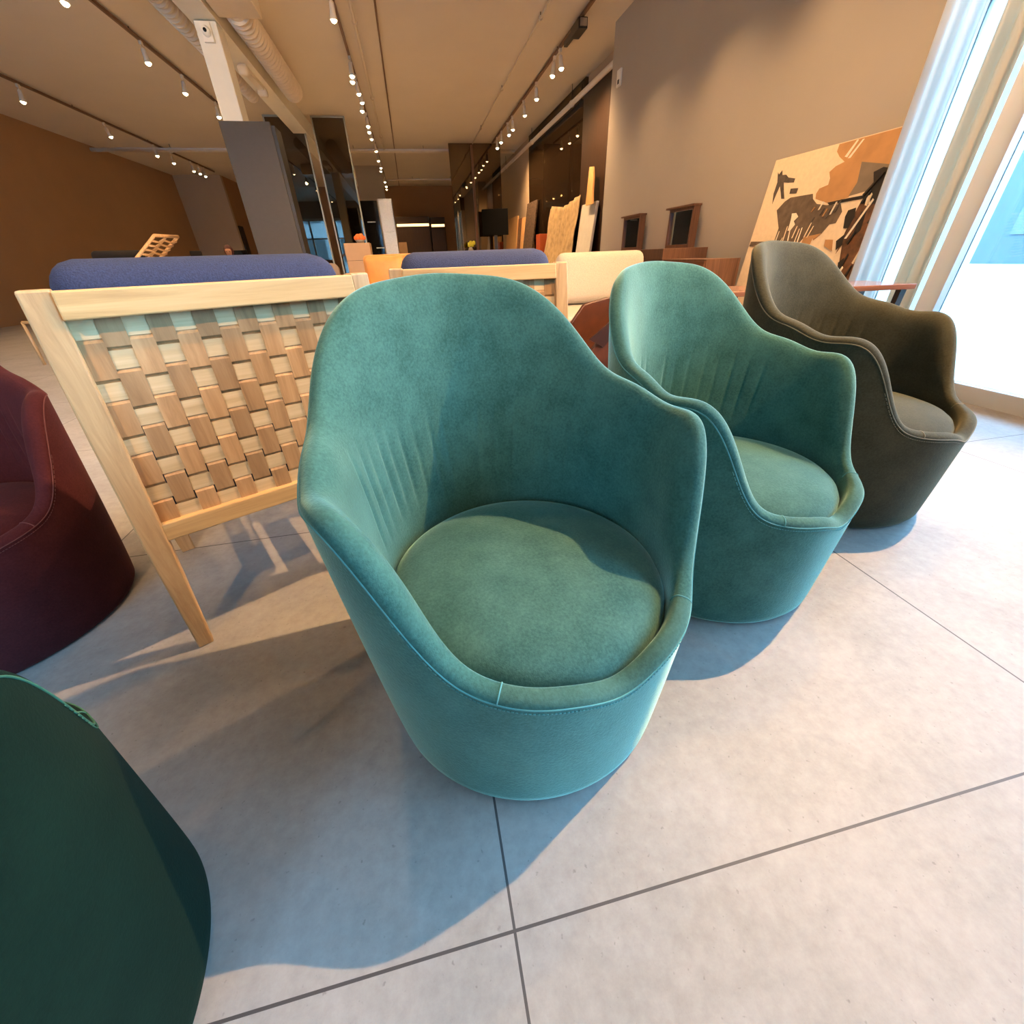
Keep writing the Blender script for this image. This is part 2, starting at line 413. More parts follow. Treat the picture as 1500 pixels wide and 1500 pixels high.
def make_chair(mats):
    body, rimm, seat, welt = mats
    root = empty('barrel_chair', (0, 0, 0))
    ph = [2 * PI * k / NPHI - PI for k in range(NPHI)]
    # outer shell
    ts = [i / 22 for i in range(23)]
    vs = []
    for p in ph:
        h = rim_h(p)
        vs += [(.300 * math.cos(p), .300 * math.sin(p), .004), (.312 * math.cos(p), .312 * math.sin(p), .006)]
        for t in ts:
            z = .016 + (h - .016) * t; r = prof_r(p, t)
            vs.append((r * math.cos(p), r * math.sin(p), z))
    m = 25; mb = MB()
    mb.add(vs, [(i * m + j, ((i + 1) % NPHI) * m + j, ((i + 1) % NPHI) * m + j + 1, i * m + j + 1) for i in range(NPHI) for j in range(m - 1)], True)
    mb.build('outer_shell', body, root)
    # inside: rolled rim + inner back, without the front rim piece
    SEAM = .631
    def strip(name, plist, closed, mat, alls, ts2):
        vs = []; m = len(alls) + len(ts2)
        for p in plist:
            for al in alls: vs.append(rim_ring(p, al))
            for t in ts2: vs.append(inner_pt(p, t))
        n = len(plist)
        fs = [(i * m + j, ((i + 1) % n) * m + j, ((i + 1) % n) * m + j + 1, i * m + j + 1) for i in range(n if closed else n - 1) for j in range(m - 1)]
        return MB().add(vs, fs, True).build(name, mat, root)
    alls = [AL1 * i / 7 for i in range(8)]
    ts2 = [i / 40 for i in range(1, 41)]
    nn = 420
    pl = [SEAM + (2 * PI - 2 * SEAM) * i / nn for i in range(nn + 1)]
    strip('inner_back', pl, False, body, alls, ts2)
    pl = [-SEAM + 2 * SEAM * i / 80 for i in range(81)]
    strip('front_rim', pl, False, rimm, alls, ts2)
    # welt seam just under the rim, and the two cross seams of the front rim piece
    w = MB(); w.tube([rim_p(p) + rim_frame(p)[1] * .0003 for p in ph], .0014, 6, True)
    w.build('seam_welt', welt, root)
    # stitch dashes along the front
    st = MB(); k = 0; p = -1.05
    while p < 1.05:
        q = [rim_p(p + d) - Vector((0, 0, .0085)) + Vector((math.cos(p), math.sin(p), 0)) * .0006 for d in (0, .006, .012)]
        st.tube(q, .0009, 5); p += .0185
    st.build('stitching', welt, root)
    for s in (-1, 1):
        MB().tube([rim_ring(s * SEAM, al) for al in alls] + [inner_pt(s * SEAM, t) for t in (.05, .1, .15, .2, .3)], .0015, 6).build('rim_seam', welt, root)
    # cushion
    R = .289; prof = []
    for i in range(25):
        a = PI / 2 * i / 24
        prof.append((R - .05 + .05 * math.sin(PI - a * 2) if i > 24 else 0, 0))
    prof = [(.0001, .262), (R - .06, .262), (R - .025, .268), (R - .008, .285), (R, .310), (R - .003, .330), (R - .012, .347), (R - .028, .360), (R - .055, .370), (R - .09, .3775), (R - .14, .384), (R - .2, .388), (.04, .3895), (.0001, .3895)]
    cs = MB(); mt = Matrix.Translation((.012, 0, -.012))
    cs.lathe(prof, 96, mt); o = cs.build('seat_cushion', seat, root)
    MB().lathe([(.0001, .225), (.3, .225), (.3, .24), (.0001, .24)], 48).build('seat_deck', 'near_black', root)
    MB().lathe([(.0001, 0), (.29, 0), (.29, .005), (.0001, .005)], 48, Matrix.Translation((0, 0, .0)), False).build('swivel_base', 'near_black', root)
    return root

def set_chair(c, x, y, th, sr, sz, label, mats=None):
    c.location = (x, y, 0); c.rotation_euler = (0, 0, th); c.scale = (sr, sr, sz)
    tag(c, label, 'armchair', 'velvet barrel swivel chairs')
    if mats:
        for ch in c.children:
            k = {'outer_shell': 0, 'inner_back': 0, 'front_rim': 1, 'seat_cushion': 2, 'seam_welt': 3, 'stitching': 3, 'rim_seam': 3}.get(ch.name.split('.')[0])
            if k is not None:
                ch.material_slots[0].link = 'OBJECT'; ch.material_slots[0].material = M[mats[k]]

chair = make_chair(('teal', 'teal_rim', 'teal_seat', 'teal_welt'))
c2 = copy_tree(chair); c3 = copy_tree(chair); c4 = copy_tree(chair); c5 = copy_tree(chair)
set_chair(chair, .147, .6734, -1.2777, 1, 1, 'teal velvet barrel chair in front of the oak lounge chairs, whole round seat showing')
set_chair(c2, .8389, .9668, -1.1717, 1, 1, 'teal velvet barrel chair between the other teal chair and the olive brown one')
set_chair(c3, 1.598, 1.312, -1.157, 1.172, 1.052, 'olive brown velvet barrel chair in front of the abstract painting', ('olive', 'olive', 'olive', 'olive_welt'))
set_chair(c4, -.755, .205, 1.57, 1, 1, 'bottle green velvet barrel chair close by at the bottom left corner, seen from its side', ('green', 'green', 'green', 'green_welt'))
set_chair(c5, -1.36, 1.2, -.9, 1, 1, 'dark red velvet barrel chair at the left edge beside the woven oak lounge chair', ('red', 'red', 'red', 'red_welt'))

# ------------------------------------------------------------------ oak lounge chairs with woven strap backs
def make_lounge():
    root = empty('lounge_chair', (0, 0, 0))
    W = .69
    def lean(z): return -.066 * z / .875
    def sx(z, side): return (.066 * z / .875) if side == 0 else W - .066 * z / .875
    # rear posts run from the floor to the top rail
    for side in (0, 1):
        lo, hi = [], []
        def ring(z, w0, w1, d0, d1):
            x = sx(z, side); y = lean(z); s = 1 if side == 0 else -1
            return [(x - s * w0, y - d0, z), (x + s * w1, y - d0, z), (x + s * w1, y + d1, z), (x - s * w0, y + d1, z)]
        rings = [ring(0, .018, .018, .0, .03), ring(.345, .026, .022, .004, .040), ring(.62, .026, .022, .004, .040), ring(.878, .024, .020, .004, .038)]
        vs = [p for r in rings for p in r]; n = len(rings)
        fs = [(3, 2, 1, 0), tuple(4 * (n - 1) + i for i in range(4))] + [(4 * i + k, 4 * i + (k + 1) % 4, 4 * i + 4 + (k + 1) % 4, 4 * i + 4 + k) for i in range(n - 1) for k in range(4)]
        MB().add(vs, fs).build('back_post', 'oak_z', root, .004)
    for side in (0, 1):
        x = .02 if side == 0 else W - .02
        MB().hexa([(x - .02, .575, 0), (x + .02, .575, 0), (x + .02, .61, 0), (x - .02, .61, 0)], [(x - .024, .545, .40), (x + .024, .545, .40), (x + .024, .60, .40), (x - .024, .60, .40)]).build('front_leg', 'oak_z', root, .003)
    def rail(name, z0, z1, y0, y1, mat='oak_x'):
        x0, x1 = .066 * z0 / .875 + .019, W - .066 * z0 / .875 - .019
        x2, x3 = .066 * z1 / .875 + .019, W - .066 * z1 / .875 - .019
        a, b = lean(z0), lean(z1)
        return MB().hexa([(x0, a + y0, z0), (x1, a + y0, z0), (x1, a + y1, z0), (x0, a + y1, z0)], [(x2, b + y0, z1), (x3, b + y0, z1), (x3, b + y1, z1), (x2, b + y1, z1)]).build(name, mat, root, .003)
    rail('top_rail', .829, .875, -.010, .028)
    rail('bottom_rail', .352, .398, -.002, .034)
    rail('front_rail', .33, .395, .62, .645)
    for side in (0, 1):
        x = .045 if side == 0 else W - .045
        MB().box(x - .018, x + .018, .01, .60, .335, .395).build('side_rail', 'oak_x', root, .003)
    # woven straps
    z0, z1 = .385, .84
    nv, nh = 14, 8
    def hw(z): return W / 2 - .066 * z / .875 - .020
    phh = (z1 - z0) / nh
    A_ = .0024
    vm = MB(); hm = MB()
    th = .0018
    def ribbon(mb, path, wdir, w):
        vs = []
        for i, p in enumerate(path):
            a = path[max(0, i - 1)]; b = path[min(len(path) - 1, i + 1)]
            t = (b - a).normalized(); n = t.cross(wdir).normalized()
            for s1, s2 in ((-1, -1), (1, -1), (1, 1), (-1, 1)): vs.append(p + wdir * (s1 * w / 2) + n * (s2 * th / 2))
        m = len(path)
        fs = [(4 * i + k, 4 * i + (k + 1) % 4, 4 * i + 4 + (k + 1) % 4, 4 * i + 4 + k) for i in range(m - 1) for k in range(4)] + [(3, 2, 1, 0), tuple(4 * (m - 1) + k for k in range(4))]
        mb.add(vs, fs)
    for i in range(nv):
        f = (i + .5) / nv * 2 - 1; path = []
        for k in range(nh * 14 + 1):
            z = z0 + (z1 - z0) * k / (nh * 14)
            row = (z - z0) / phh; j = min(nh - 1, int(row)); d = abs(row - j - .5)
            q = 1 - 2 * (1 - smooth(d, .31, .43)) if (i + j) % 2 else 1.
            path.append(Vector((W / 2 + f * hw(z), lean(z) + .016 - A_ * q, z)))
        ribbon(vm, path, Vector((1, 0, 0)), 2 * hw(.6) / nv * .97)
    for j in range(nh):
        zc = z0 + phh * (j + .5); path = []
        for k in range(nv * 6 + 1):
            c = k / 6
            x = W / 2 + (c / nv * 2 - 1) * hw(zc)
            path.append(Vector((x, lean(zc) + .016, zc)))
        ribbon(hm, path, Vector((0, lean(1), 1)).normalized(), phh * .60)
    wv = vm.build('woven_back', 'strap_v', root)
    hm.build('cross_straps', 'strap_h', wv, label='paler oak straps running across the woven back')
    MB().rbox(.07, W - .07, .03, .60, .385, .50, .045, crown=.012).build('seat_cushion', 'navy', root)
    mt = Matrix.Translation((W / 2, .085, .70)) @ Matrix.Rotation(math.radians(5), 4, 'X')
    MB().rbox(-.268, .268, -.068, .068, -.205, .222, .052, crown=.01, mtx=mt).build('back_cushion', 'navy', root)
    return root
lg = make_lounge(); lg2 = copy_tree(lg)
lg.location = (-.706, .946, 0); lg.rotation_euler = (0, 0, math.radians(28.3))
lg2.location = (-.112, 1.665, 0); lg2.rotation_euler = (0, 0, math.radians(-1))
tag(lg, 'oak lounge chair showing its whole woven strap back, left of the front teal chair', 'lounge chair', 'woven oak lounge chairs')
tag(lg2, 'oak lounge chair with navy cushion, mostly hidden behind the front teal chair', 'lounge chair', 'woven oak lounge chairs')

# ------------------------------------------------------------------ setting
def sbox(name, mat, *b): return struct(MB().box(*b).build(name, mat))
CZ = 3.9
sbox('floor', 'floor', -8.6, 4.4, -3.2, 27.0, -.12, 0)
sbox('ceiling', 'ceil', -8.6, 4.4, -3.2, 27.0, CZ, CZ + .12)
sbox('wall_right', 'wall_taupe', 3.6, 3.98, 2.93, 8.76, 0, CZ)
sbox('wall_far_right', 'wall_tan', 4.0, 4.2, 8.0, 25.4, 0, CZ)
sbox('wall_back', 'wall_brown', -6.7, 4.2, 25.3, 25.5, 0, CZ)
sbox('wall_left', 'wall_brown', -8.55, -8.3, -3.0, 22.2, 0, CZ)
sbox('wall_back_left', 'wall_tan', -8.3, -6.66, 22.0, 22.2, 0, CZ)
sbox('wall_side', 'wall_brown', -6.86, -6.66, 22.2, 25.3, 0, CZ)
sbox('wall_partition', 'wall_taupe', -1.5, -.58, 20.2, 20.4, 0, CZ)
# window wall on the right, from the end of the taupe wall towards the street
sbox('trim_1', 'white_frame', 3.40, 3.6, 2.88, 2.93, 0, CZ)
sbox('wall_window_header', 'wall_taupe', 3.36, 3.6, -2.9, 2.93, 3.3, CZ)
w = MB()
for y in (2.46, 1.2, -.15, -1.5, -2.84): w.box(3.40, 3.52, y - .06, y + .06, 0, 3.3)
w.box(3.40, 3.52, -2.9, 2.88, 0, .1); w.box(3.40, 3.52, -2.9, 2.88, 3.2, 3.3)
fr = struct(w.build('window_1', 'white_frame'))
g = MB()
for y0, y1 in ((2.52, 2.88), (1.26, 2.40), (-.09, 1.14), (-1.44, -.21), (-2.78, -1.56)): g.box(3.455, 3.465, y0, y1, .1, 3.2)
g.build('window_glass', 'glass_clear', fr)
def curtain(y0, y1, x, mat, label):
    n = 60; vs = []
    for i in range(n + 1):
        t = i / n; y = y0 + (y1 - y0) * t
        for z in (.02, .8, 1.8, 3.28): vs.append((x + .022 * math.sin(t * 2 * PI * (y1 - y0) / .085) * (1 - .25 * z / 3.3), y, z))
    fs = [(i * 4 + k, (i + 1) * 4 + k, (i + 1) * 4 + k + 1, i * 4 + k + 1) for i in range(n) for k in range(3)]
    o = MB().add(vs, fs, True).build('curtain', mat)
    sd = o.modifiers.new('thickness', 'SOLIDIFY'); sd.thickness = .003
    return tag(o, label, 'curtain')
curtain(2.70, 2.925, 3.22, 'sheer', 'sheer white curtain hanging at the right edge of the abstract painting')
curtain(2.42, 2.575, 3.22, 'sheer_cream', 'narrow cream curtain hanging at the window, beyond the olive brown chair')
# street front behind the viewer
w = MB()
for k in range(6):
    x = -8.25 + k * 1.43
    w.box(x - .05, x + .05, -3.06, -2.94, 0, 3.1)
w.box(-8.3, -1.1, -3.06, -2.94, 0, .12); w.box(-8.3, -1.1, -3.06, -2.94, 2.98, 3.1); w.box(-8.3, -1.1, -3.04, -2.96, 2.1, 2.16)
fr2 = struct(w.build('window_2', 'white_frame'))
g = MB()
for k in range(5):
    x = -8.25 + k * 1.43
    g.box(x + .05, x + 1.38, -3.005, -2.995, .12, 2.98)
g.build('window_glass', 'glass_clear', fr2)
sbox('wall_front_header', 'wall_tan', -8.3, 3.6, -3.1, -2.9, 3.1, CZ)
sbox('wall_front_light_block', 'wall_taupe', -1.05, 3.6, -3.1, -2.9, 0, 3.1)  # unseen solid stretch, added to cut window light from the front right
# column, beam
struct(MB().box(-2.25, -1.99, 8.30, 8.62, 0, 3.55).build('column', 'white_paint', None, .01))
cl = MB().box(-2.30, -1.645, 8.24, 8.29, 0, 2.60).build('column_cladding', 'grey_clad', None, .006)
tag(cl, 'tall charcoal panel cladding the lower part of the white column', 'panel')
MB().box(-1.645, -1.60, 8.26, 8.62, 0, 2.56).build('side_edge', 'near_black', cl)
struct(MB().box(-2.30, -1.98, -3.0, 25.2, 3.56, 3.9).build('beam', 'white_paint'))

# smoked glass partitions and mirrors
def glass_panel(name, x0, x1, y, z1, label, mat='glass_smoke', fw=.035):
    r = empty(name, ((x0 + x1) / 2, y, 0)); w2 = (x1 - x0) / 2
    MB().box(-w2 + fw, w2 - fw, -.006, .006, .02, z1 - fw).build('glass_pane', mat, r)
    f = MB()
    f.box(-w2, -w2 + fw, -.02, .02, 0, z1); f.box(w2 - fw, w2, -.02, .02, 0, z1); f.box(-w2 + fw, w2 - fw, -.02, .02, z1 - fw, z1)
    f.build('metal_frame', 'green_edge', r)
    return tag(r, label, 'glass partition', 'smoked glass partitions')
glass_panel('glass_partition', -2.90, -2.02, 13.9, 3.88, 'smoked glass partition just right of the charcoal clad column, half behind the beam')
glass_panel('glass_partition', -1.84, -1.06, 13.9, 3.88, 'smoked glass partition in front of the black cabinet, reaching the ceiling')
t = tag(MB().box(1.63, 3.22, 16.42, 16.5, 0, 3.86).build('mirror_panel', 'mirror_bronze'), 'tall bronze mirror panel at the back reflecting the track lights', 'mirror')
MB().box(2.29, 2.36, 16.36, 16.42, 0, 3.82).build('cover_strip', 'walnut_z', t)
t = tag(MB().box(3.93, 3.99, 10.9, 15.6, 0, 3.88).build('wall_mirror', 'mirror_black'), 'wide black mirrored glass on the far right wall behind the leaning textile', 'mirror')
t = tag(MB().box(3.90, 3.985, 9.5, 10.88, 0, 3.6).build('dark_wall_panel', 'wenge'), 'dark brown wood panel on the far right wall next to the taupe corner', 'panel')

# ------------------------------------------------------------------ painting
CV = Matrix(((0, .1221, 0, 3.375), (-1, 0, 0, 4.43), (0, .9925, 0, 0), (0, 0, 0, 1)))
def cv(u, v, d=0.):
    k = v / .9925
    nrm = Vector((-.9925, 0, .1221))
    base = Vector((3.57 + .123 * (v - 1.585), 4.43 - u, v))
    return base + nrm * d
pt = MB(); pt.hexa([cv(-.0, .0, .0), cv(1.42, .0, .0), cv(1.42, 1.588, .0), cv(0, 1.588, .0)], [cv(-.0, .0, .03), cv(1.42, .0, .03), cv(1.42, 1.588, .03), cv(0, 1.588, .03)])
painting = tag(pt.build('painting', 'pc_canvas'), 'large abstract painting in cream, tan and black leaning on the taupe wall', 'painting')
PP = [
 ('pc_tan', [(0.691, 1.582), (1.40, 1.583), (1.40, 1.10), (1.25, 1.365), (0.977, 1.413), (1.009, 1.3), (0.984, 1.208), (0.806, 1.187), (0.652, 1.232), (0.638, 1.269), (0.652, 1.302), (0.732, 1.318), (0.726, 1.36), (0.694, 1.406), (0.738, 1.437), (0.81, 1.454), (0.739, 1.496), (0.693, 1.536)]),
 ('pc_grey', [(0.974, 1.429), (1.245, 1.373), (1.233, 1.302), (1.19, 1.24), (0.979, 1.216), (1.009, 1.3)]),
 ('pc_white', [(0.85, 1.58), (0.867, 1.578), (0.818, 1.48), (0.791, 1.488)]),
 ('pc_white', [(0.901, 1.574), (0.917, 1.574), (0.852, 1.471), (0.828, 1.472)]),
 ('pc_cloud', [(0.077, 1.491), (0.10, 1.47), (0.128, 1.498), (0.15, 1.46), (0.198, 1.456), (0.24, 1.43), (0.328, 1.412), (0.329, 1.384), (0.26, 1.39), (0.199, 1.4), (0.24, 1.33), (0.28, 1.269), (0.239, 1.273), (0.20, 1.33), (0.165, 1.376), (0.148, 1.292), (0.142, 1.243), (0.113, 1.324), (0.114, 1.411)]),
 ('pc_cloud', [(0.317, 1.34), (0.408, 1.334), (0.407, 1.298), (0.323, 1.302)]),
 ('pc_house', [(0.355, 1.271), (0.603, 1.272), (0.624, 1.235), (0.687, 1.194), (0.8, 1.175), (0.936, 1.171), (0.978, 1.117), (0.961, 1.042), (0.903, 1.037), (0.861, 0.977), (0.684, 0.957), (0.64, .90), (0.60, .93), (0.55, .89), (0.50, .93), (.44, .88), (.40, .92), (0.337, 0.90), (0.337, 1.041), (0.232, 1.186), (0.3, 1.248)]),
 ('pc_white', [(0.441, 1.146), (0.492, 1.146), (0.531, 1.116), (0.497, 1.085), (0.526, 1.059), (0.493, 1.013), (0.461, 1.015), (0.459, 1.073), (0.452, 1.112)]),
 ('pc_black', [(0.797, 1.192), (0.953, 1.202), (1.125, 1.209), (1.137, 1.188), (0.965, 1.181), (0.827, 1.172)]),
 ('pc_brown', [(1.114, 1.155), (1.30, 1.142), (1.40, 1.0), (1.40, .5), (1.267, 0.60), (1.16, 0.74), (1.108, 0.889), (1.083, 0.828), (1.088, 0.984)]),
 ('pc_black', [(1.119, 1.347), (1.187, 1.367), (1.259, 1.349), (1.285, 1.303), (1.256, 1.142), (1.114, 1.155), (1.132, 1.216), (1.165, 1.266)]),
 ('pc_black', [(1.033, 1.121), (1.094, 1.133), (1.116, 1.074), (1.102, 1.0), (1.055, 1.003), (1.028, 1.08)]),
 ('pc_black', [(1.038, 0.917), (1.091, 0.959), (1.108, 0.889), (1.068, 0.855)]),
 ('pc_black', [(1.142, 0.766), (1.181, 0.801), (1.201, 0.704), (1.176, 0.685)]),
 ('pc_black', [(1.16, 1.10), (1.20, 1.11), (1.22, .98), (1.17, .93)]),
 ('pc_white', [(1.15, 1.20), (1.18, 1.205), (1.20, 1.15), (1.165, 1.14)]),
 ('pc_white', [(1.105, .93), (1.125, .93), (1.225, 1.17), (1.21, 1.18)]),
 ('pc_tan', [(0.926, 0.93), (1.002, 0.927), (1.036, 0.847), (0.939, 0.885)]),
 ('pc_tan', [(0.684, 0.957), (0.861, 0.977), (0.80, 0.93), (0.783, 0.953), (0.779, 0.888), (0.683, 0.91)]),
 ('pc_house', [(0.019, 0.944), (0.237, 0.938), (0.232, 0.917), (0.012, 0.906)]),
]
rs = random.Random(3)
for k in range(9):                       # pale drips under the umber shape
    u = .36 + .045 * k + rs.uniform(-.015, .015); v = .93 + rs.uniform(-.02, .03); l = rs.uniform(.05, .13); t = rs.uniform(-.03, .03)
    PP.append(('pc_canvas' if k % 3 else 'pc_white', [(u, v), (u + .010, v + .003), (u + .006 + t, v + l), (u + t, v + l * .96)]))
for k in range(8):                       # streaks between umber and tan
    u = .66 + .035 * k; v = 1.10 + rs.uniform(-.06, .05); l = rs.uniform(.03, .09)
    PP.append((('pc_tan', 'pc_cloud', 'pc_white', 'pc_cloud')[k % 4], [(u, v), (u + .012, v + .004), (u + .03, v + l), (u + .018, v + l)]))
for k in range(14):                      # broken black branches on the brown side
    u = 1.10 + rs.uniform(0, .24); v = rs.uniform(.62, 1.30); a = rs.uniform(.6, 1.5); l = rs.uniform(.06, .16)
    du, dv_ = math.cos(a) * l, math.sin(a) * l
    PP.append((('pc_black', 'pc_black', 'pc_canvas')[k % 3], [(u, v), (u + .016, v - .008), (u + du + .01, v + dv_), (u + du, v + dv_ + .01)]))
for i, (mn, poly) in enumerate(PP):
    n = len(poly); d0, d1 = .0299, .0304 + .00022 * i
    vs = [cv(u, v, d0) for u, v in poly] + [cv(u, v, d1) for u, v in poly]
    fs = [tuple(range(n))[::-1], tuple(range(n, 2 * n))] + [(k, (k + 1) % n, n + (k + 1) % n, n + k) for k in range(n)]
    MB().add(vs, fs).build('paint_patch', mn, painting)

# ------------------------------------------------------------------ walnut sideboards with vanity mirrors
sb = empty('sideboard', (3.2, 4.865, 0))
MB().box(-.2, .2, -.43, .43, .12, .81).build('cabinet_body', 'walnut_z', sb, .004)
for k in range(2): MB().box(-.215, -.2, -.42 + k * .42, -.01 + k * .42, .16, .79).build('door', 'walnut', sb, .002)
for x, y in ((-.16, -.38), (.16, -.38), (-.16, .38), (.16, .38)): MB().box(x - .02, x + .02, y - .02, y + .02, 0, .12).build('leg', 'near_black', sb)
tag(sb, 'low walnut sideboard with upright grain on its end, left of the abstract painting', 'sideboard')
ds = empty('dresser', (3.29, 6.925, 0))
MB().box(-.29, .29, -1.6, 1.6, .1, .80).build('cabinet_body', 'walnut', ds, .004)
MB().box(-.30, .295, -1.61, 1.61, .805, .92).build('top_tier', 'walnut_z', ds, .004)
for k in range(4): MB().box(-.31, -.29, -1.59 + k * .8, -.81 + k * .8, .14, .78).build('drawer_front', 'walnut', ds, .003)
for x, y in ((-.24, -1.5), (.24, -1.5), (-.24, 1.5), (.24, 1.5)): MB().box(x - .025, x + .025, y - .025, y + .025, 0, .1).build('leg', 'near_black', ds)
tag(ds, 'long walnut dresser along the taupe wall carrying two small mirrors', 'dresser')
def vanity(y0, y1, z1, label):
    r = empty('vanity_mirror', (3.5, (y0 + y1) / 2, .92)); hw = (y1 - y0) / 2; h = z1 - .92
    f = MB()
    f.box(-.04, .05, -hw, -hw + .03, 0, h); f.box(-.04, .05, hw - .03, hw, 0, h); f.box(-.04, .05, -hw + .03, hw - .03, 0, .04); f.box(-.04, .05, -hw + .03, hw - .03, h - .03, h)
    f.build('wood_frame', 'walnut_z', r, .003)
    MB().box(-.015, -.005, -hw + .03, hw - .03, .04, h - .03).build('mirror_glass', 'mirror', r)
    MB().box(-.06, .06, -hw - .005, hw + .07, h, h + .022).build('top_ledge', 'walnut_z', r, .003)
    tag(r, label, 'mirror', 'vanity mirrors on the dresser')
vanity(5.56, 6.12, 1.35, 'larger looking walnut framed vanity mirror on the dresser, nearer to the painting')
vanity(6.95, 7.52, 1.36, 'walnut framed vanity mirror on the dresser, nearer to the taupe wall corner')

# ------------------------------------------------------------------ cream sofa
sf = empty('sofa', (1.98, 4.2, 0))
MB().box(-.80, .80, -.60, .40, .12, .315).build('base', 'tanbox', sf, .01)
for k in range(2): MB().rbox(-.79 + k * .79, -.0 + k * .79, -.66, .30, .32, .47, .05, crown=.012).build('seat_cushion', 'cream', sf)
MB().rbox(-.82, .95, .28, .46, .2, .76, .05).build('backrest', 'cream', sf)
for x, y in ((-.7, -.5), (.7, -.5), (-.7, .35), (.7, .35)): MB().box(x - .025, x + .025, y - .025, y + .025, 0, .12).build('leg', 'near_black', sf)
tag(sf, 'cream upholstered sofa behind the two teal chairs', 'sofa')
mt = Matrix.Translation((1.77, 4.26, .70)) @ Matrix.Rotation(math.radians(-2), 4, 'Z') @ Matrix.Rotation(math.radians(-14), 4, 'X')
tag(MB().rbox(-.43, .43, -.075, .075, -.22, .215, .07, crown=.03, mtx=mt).build('throw_pillow', 'cream'), 'large cream rectangular pillow leaning on the back of the cream sofa', 'pillow')

# leather sling chair between the teal chairs
ls = empty('leather_lounger', (1.30, 2.70, -.0))
def side(y):
    prof = [(-.50, .20), (-.30, .44), (-.17, .605), (.0, .64), (.34, .60), (.40, .30), (.36, .16), (-.44, .16)]
    m = MB().slab([(x, z) for x, z in prof], -.018, .018, Matrix.Translation((0, y, 0)) @ Matrix.Rotation(PI / 2, 4, 'X'))
    return m.build('side_panel', 'leather', ls, .008)
side(-.28); side(.28)
MB().hexa([(-.02, -.26, .30), (.02, -.26, .30), (.02, .26, .30), (-.02, .26, .30)], [(.16, -.26, .66), (.20, -.26, .66), (.20, .26, .66), (.16, .26, .66)]).build('backrest', 'leather', ls, .01)
MB().rbox(-.02, .40, -.26, .26, .22, .36, .04).build('seat', 'leather', ls)
MB().hexa([(-.345, -.315, .475), (-.255, -.315, .43), (-.255, -.298, .43), (-.345, -.298, .475)], [(-.10, -.315, .66), (-.10, -.315, .60), (-.10, -.298, .60), (-.10, -.298, .66)]).build('folded_flap', 'leather_dark', ls)
for x in (-.38, .32):
    for y in (-.26, .26): MB().box(x - .018, x + .018, y - .018, y + .018, 0, .17).build('leg', 'near_black', ls)
tag(ls, 'dark reddish brown leather lounge seat glimpsed in the gap between the two teal chairs', 'lounge chair')

# walnut console table behind the olive chair, rug
tb = empty('console_table', (2.12, 2.20, 0), math.radians(-7))
MB().box(-.52, .50, -.18, .18, .685, .71).build('tabletop', 'walnut_x', tb, .004)
for x in (-.47, .47):
    for y in (-.13, .13): MB().hexa([(x * .96 - .012, y - .012, 0), (x * .96 + .012, y - .012, 0), (x * .96 + .012, y + .012, 0), (x * .96 - .012, y + .012, 0)], [(x - .016, y - .016, .684), (x + .016, y - .016, .684), (x + .016, y + .016, .684), (x - .016, y + .016, .684)]).build('leg', 'near_black', tb)
tag(tb, 'narrow walnut console table with thin top behind the olive brown chair', 'table')
tag(MB().box(1.75, 3.05, 2.62, 3.5, .0, .012).build('rug', 'rug'), 'small patterned rug on the floor between the console table and the cream sofa', 'rug')

# ------------------------------------------------------------------ things leaning on the far right wall
mt = Matrix.Translation((3.55, 11.9, 0)) @ Matrix.Rotation(math.radians(9), 4, 'Y')
r = MB(); nU, nV = 30, 20; vs = []
for i in range(nU + 1):
    for j in range(nV + 1):
        u = i / nU; v = j / nV
        top = 2.02 - .12 * (1 - abs(u * 2 - 1)) - .05 * (u > .9)
        vs.append((.02 * math.sin(u * 40) + .01 * math.sin(v * 17 + u * 9), -1.15 + 2.3 * u, v * top))
vs2 = [(x + .02, y, z) for x, y, z in vs]; k = nV + 1; nn = len(vs)
fs = [(i * k + j, (i + 1) * k + j, (i + 1) * k + j + 1, i * k + j + 1) for i in range(nU) for j in range(nV)]
fs += [tuple(a + nn for a in f[::-1]) for f in fs]
edge = [(i * k, (i + 1) * k) for i in range(nU)] + [((i + 1) * k + nV, i * k + nV) for i in range(nU)] + [(j + 1, j) for j in range(nV)] + [(nU * k + j, nU * k + j + 1) for j in range(nV)]
fs += [(b, a, a + nn, b + nn) for a, b in edge]
r.add(vs + vs2, fs, True, mt)
tag(r.build('textile_hanging', 'textile'), 'ochre patterned textile panel leaning against the black mirrored wall', 'textile')
mt = Matrix.Translation((3.55, 15.0, 0)) @ Matrix.Rotation(math.radians(8), 4, 'Y')
tag(MB().box(0, .04, -.6, .6, 0, 2.3, mtx=mt).build('knotted_artwork', 'textile_dark'), 'dark knotted artwork leaning at the far end of the black mirrored wall', 'artwork')
mt = Matrix.Translation((3.60, 10.05, 0)) @ Matrix.Rotation(math.radians(7), 4, 'Y')
tag(MB().box(0, .05, -.42, .42, 0, 1.80, mtx=mt).build('leaning_board', 'white_panel', None, .004), 'pale grey board leaning beside the taupe wall corner', 'board')
mt = Matrix.Translation((3.72, 9.78, 1.74)) @ Matrix.Rotation(math.radians(4), 4, 'Y')
tag(MB().slab([(-.17, 0), (.22, 0), (.22, .62), (.02, .6), (-.06, .42), (-.10, .2)], 0, .03, mt @ Matrix(((0, 0, 1, 0), (1, 0, 0, 0), (0, 1, 0, 0), (0, 0, 0, 1)))).build('wood_slab', 'ply'), 'pale live edge wood slab standing above the grey board', 'slab')
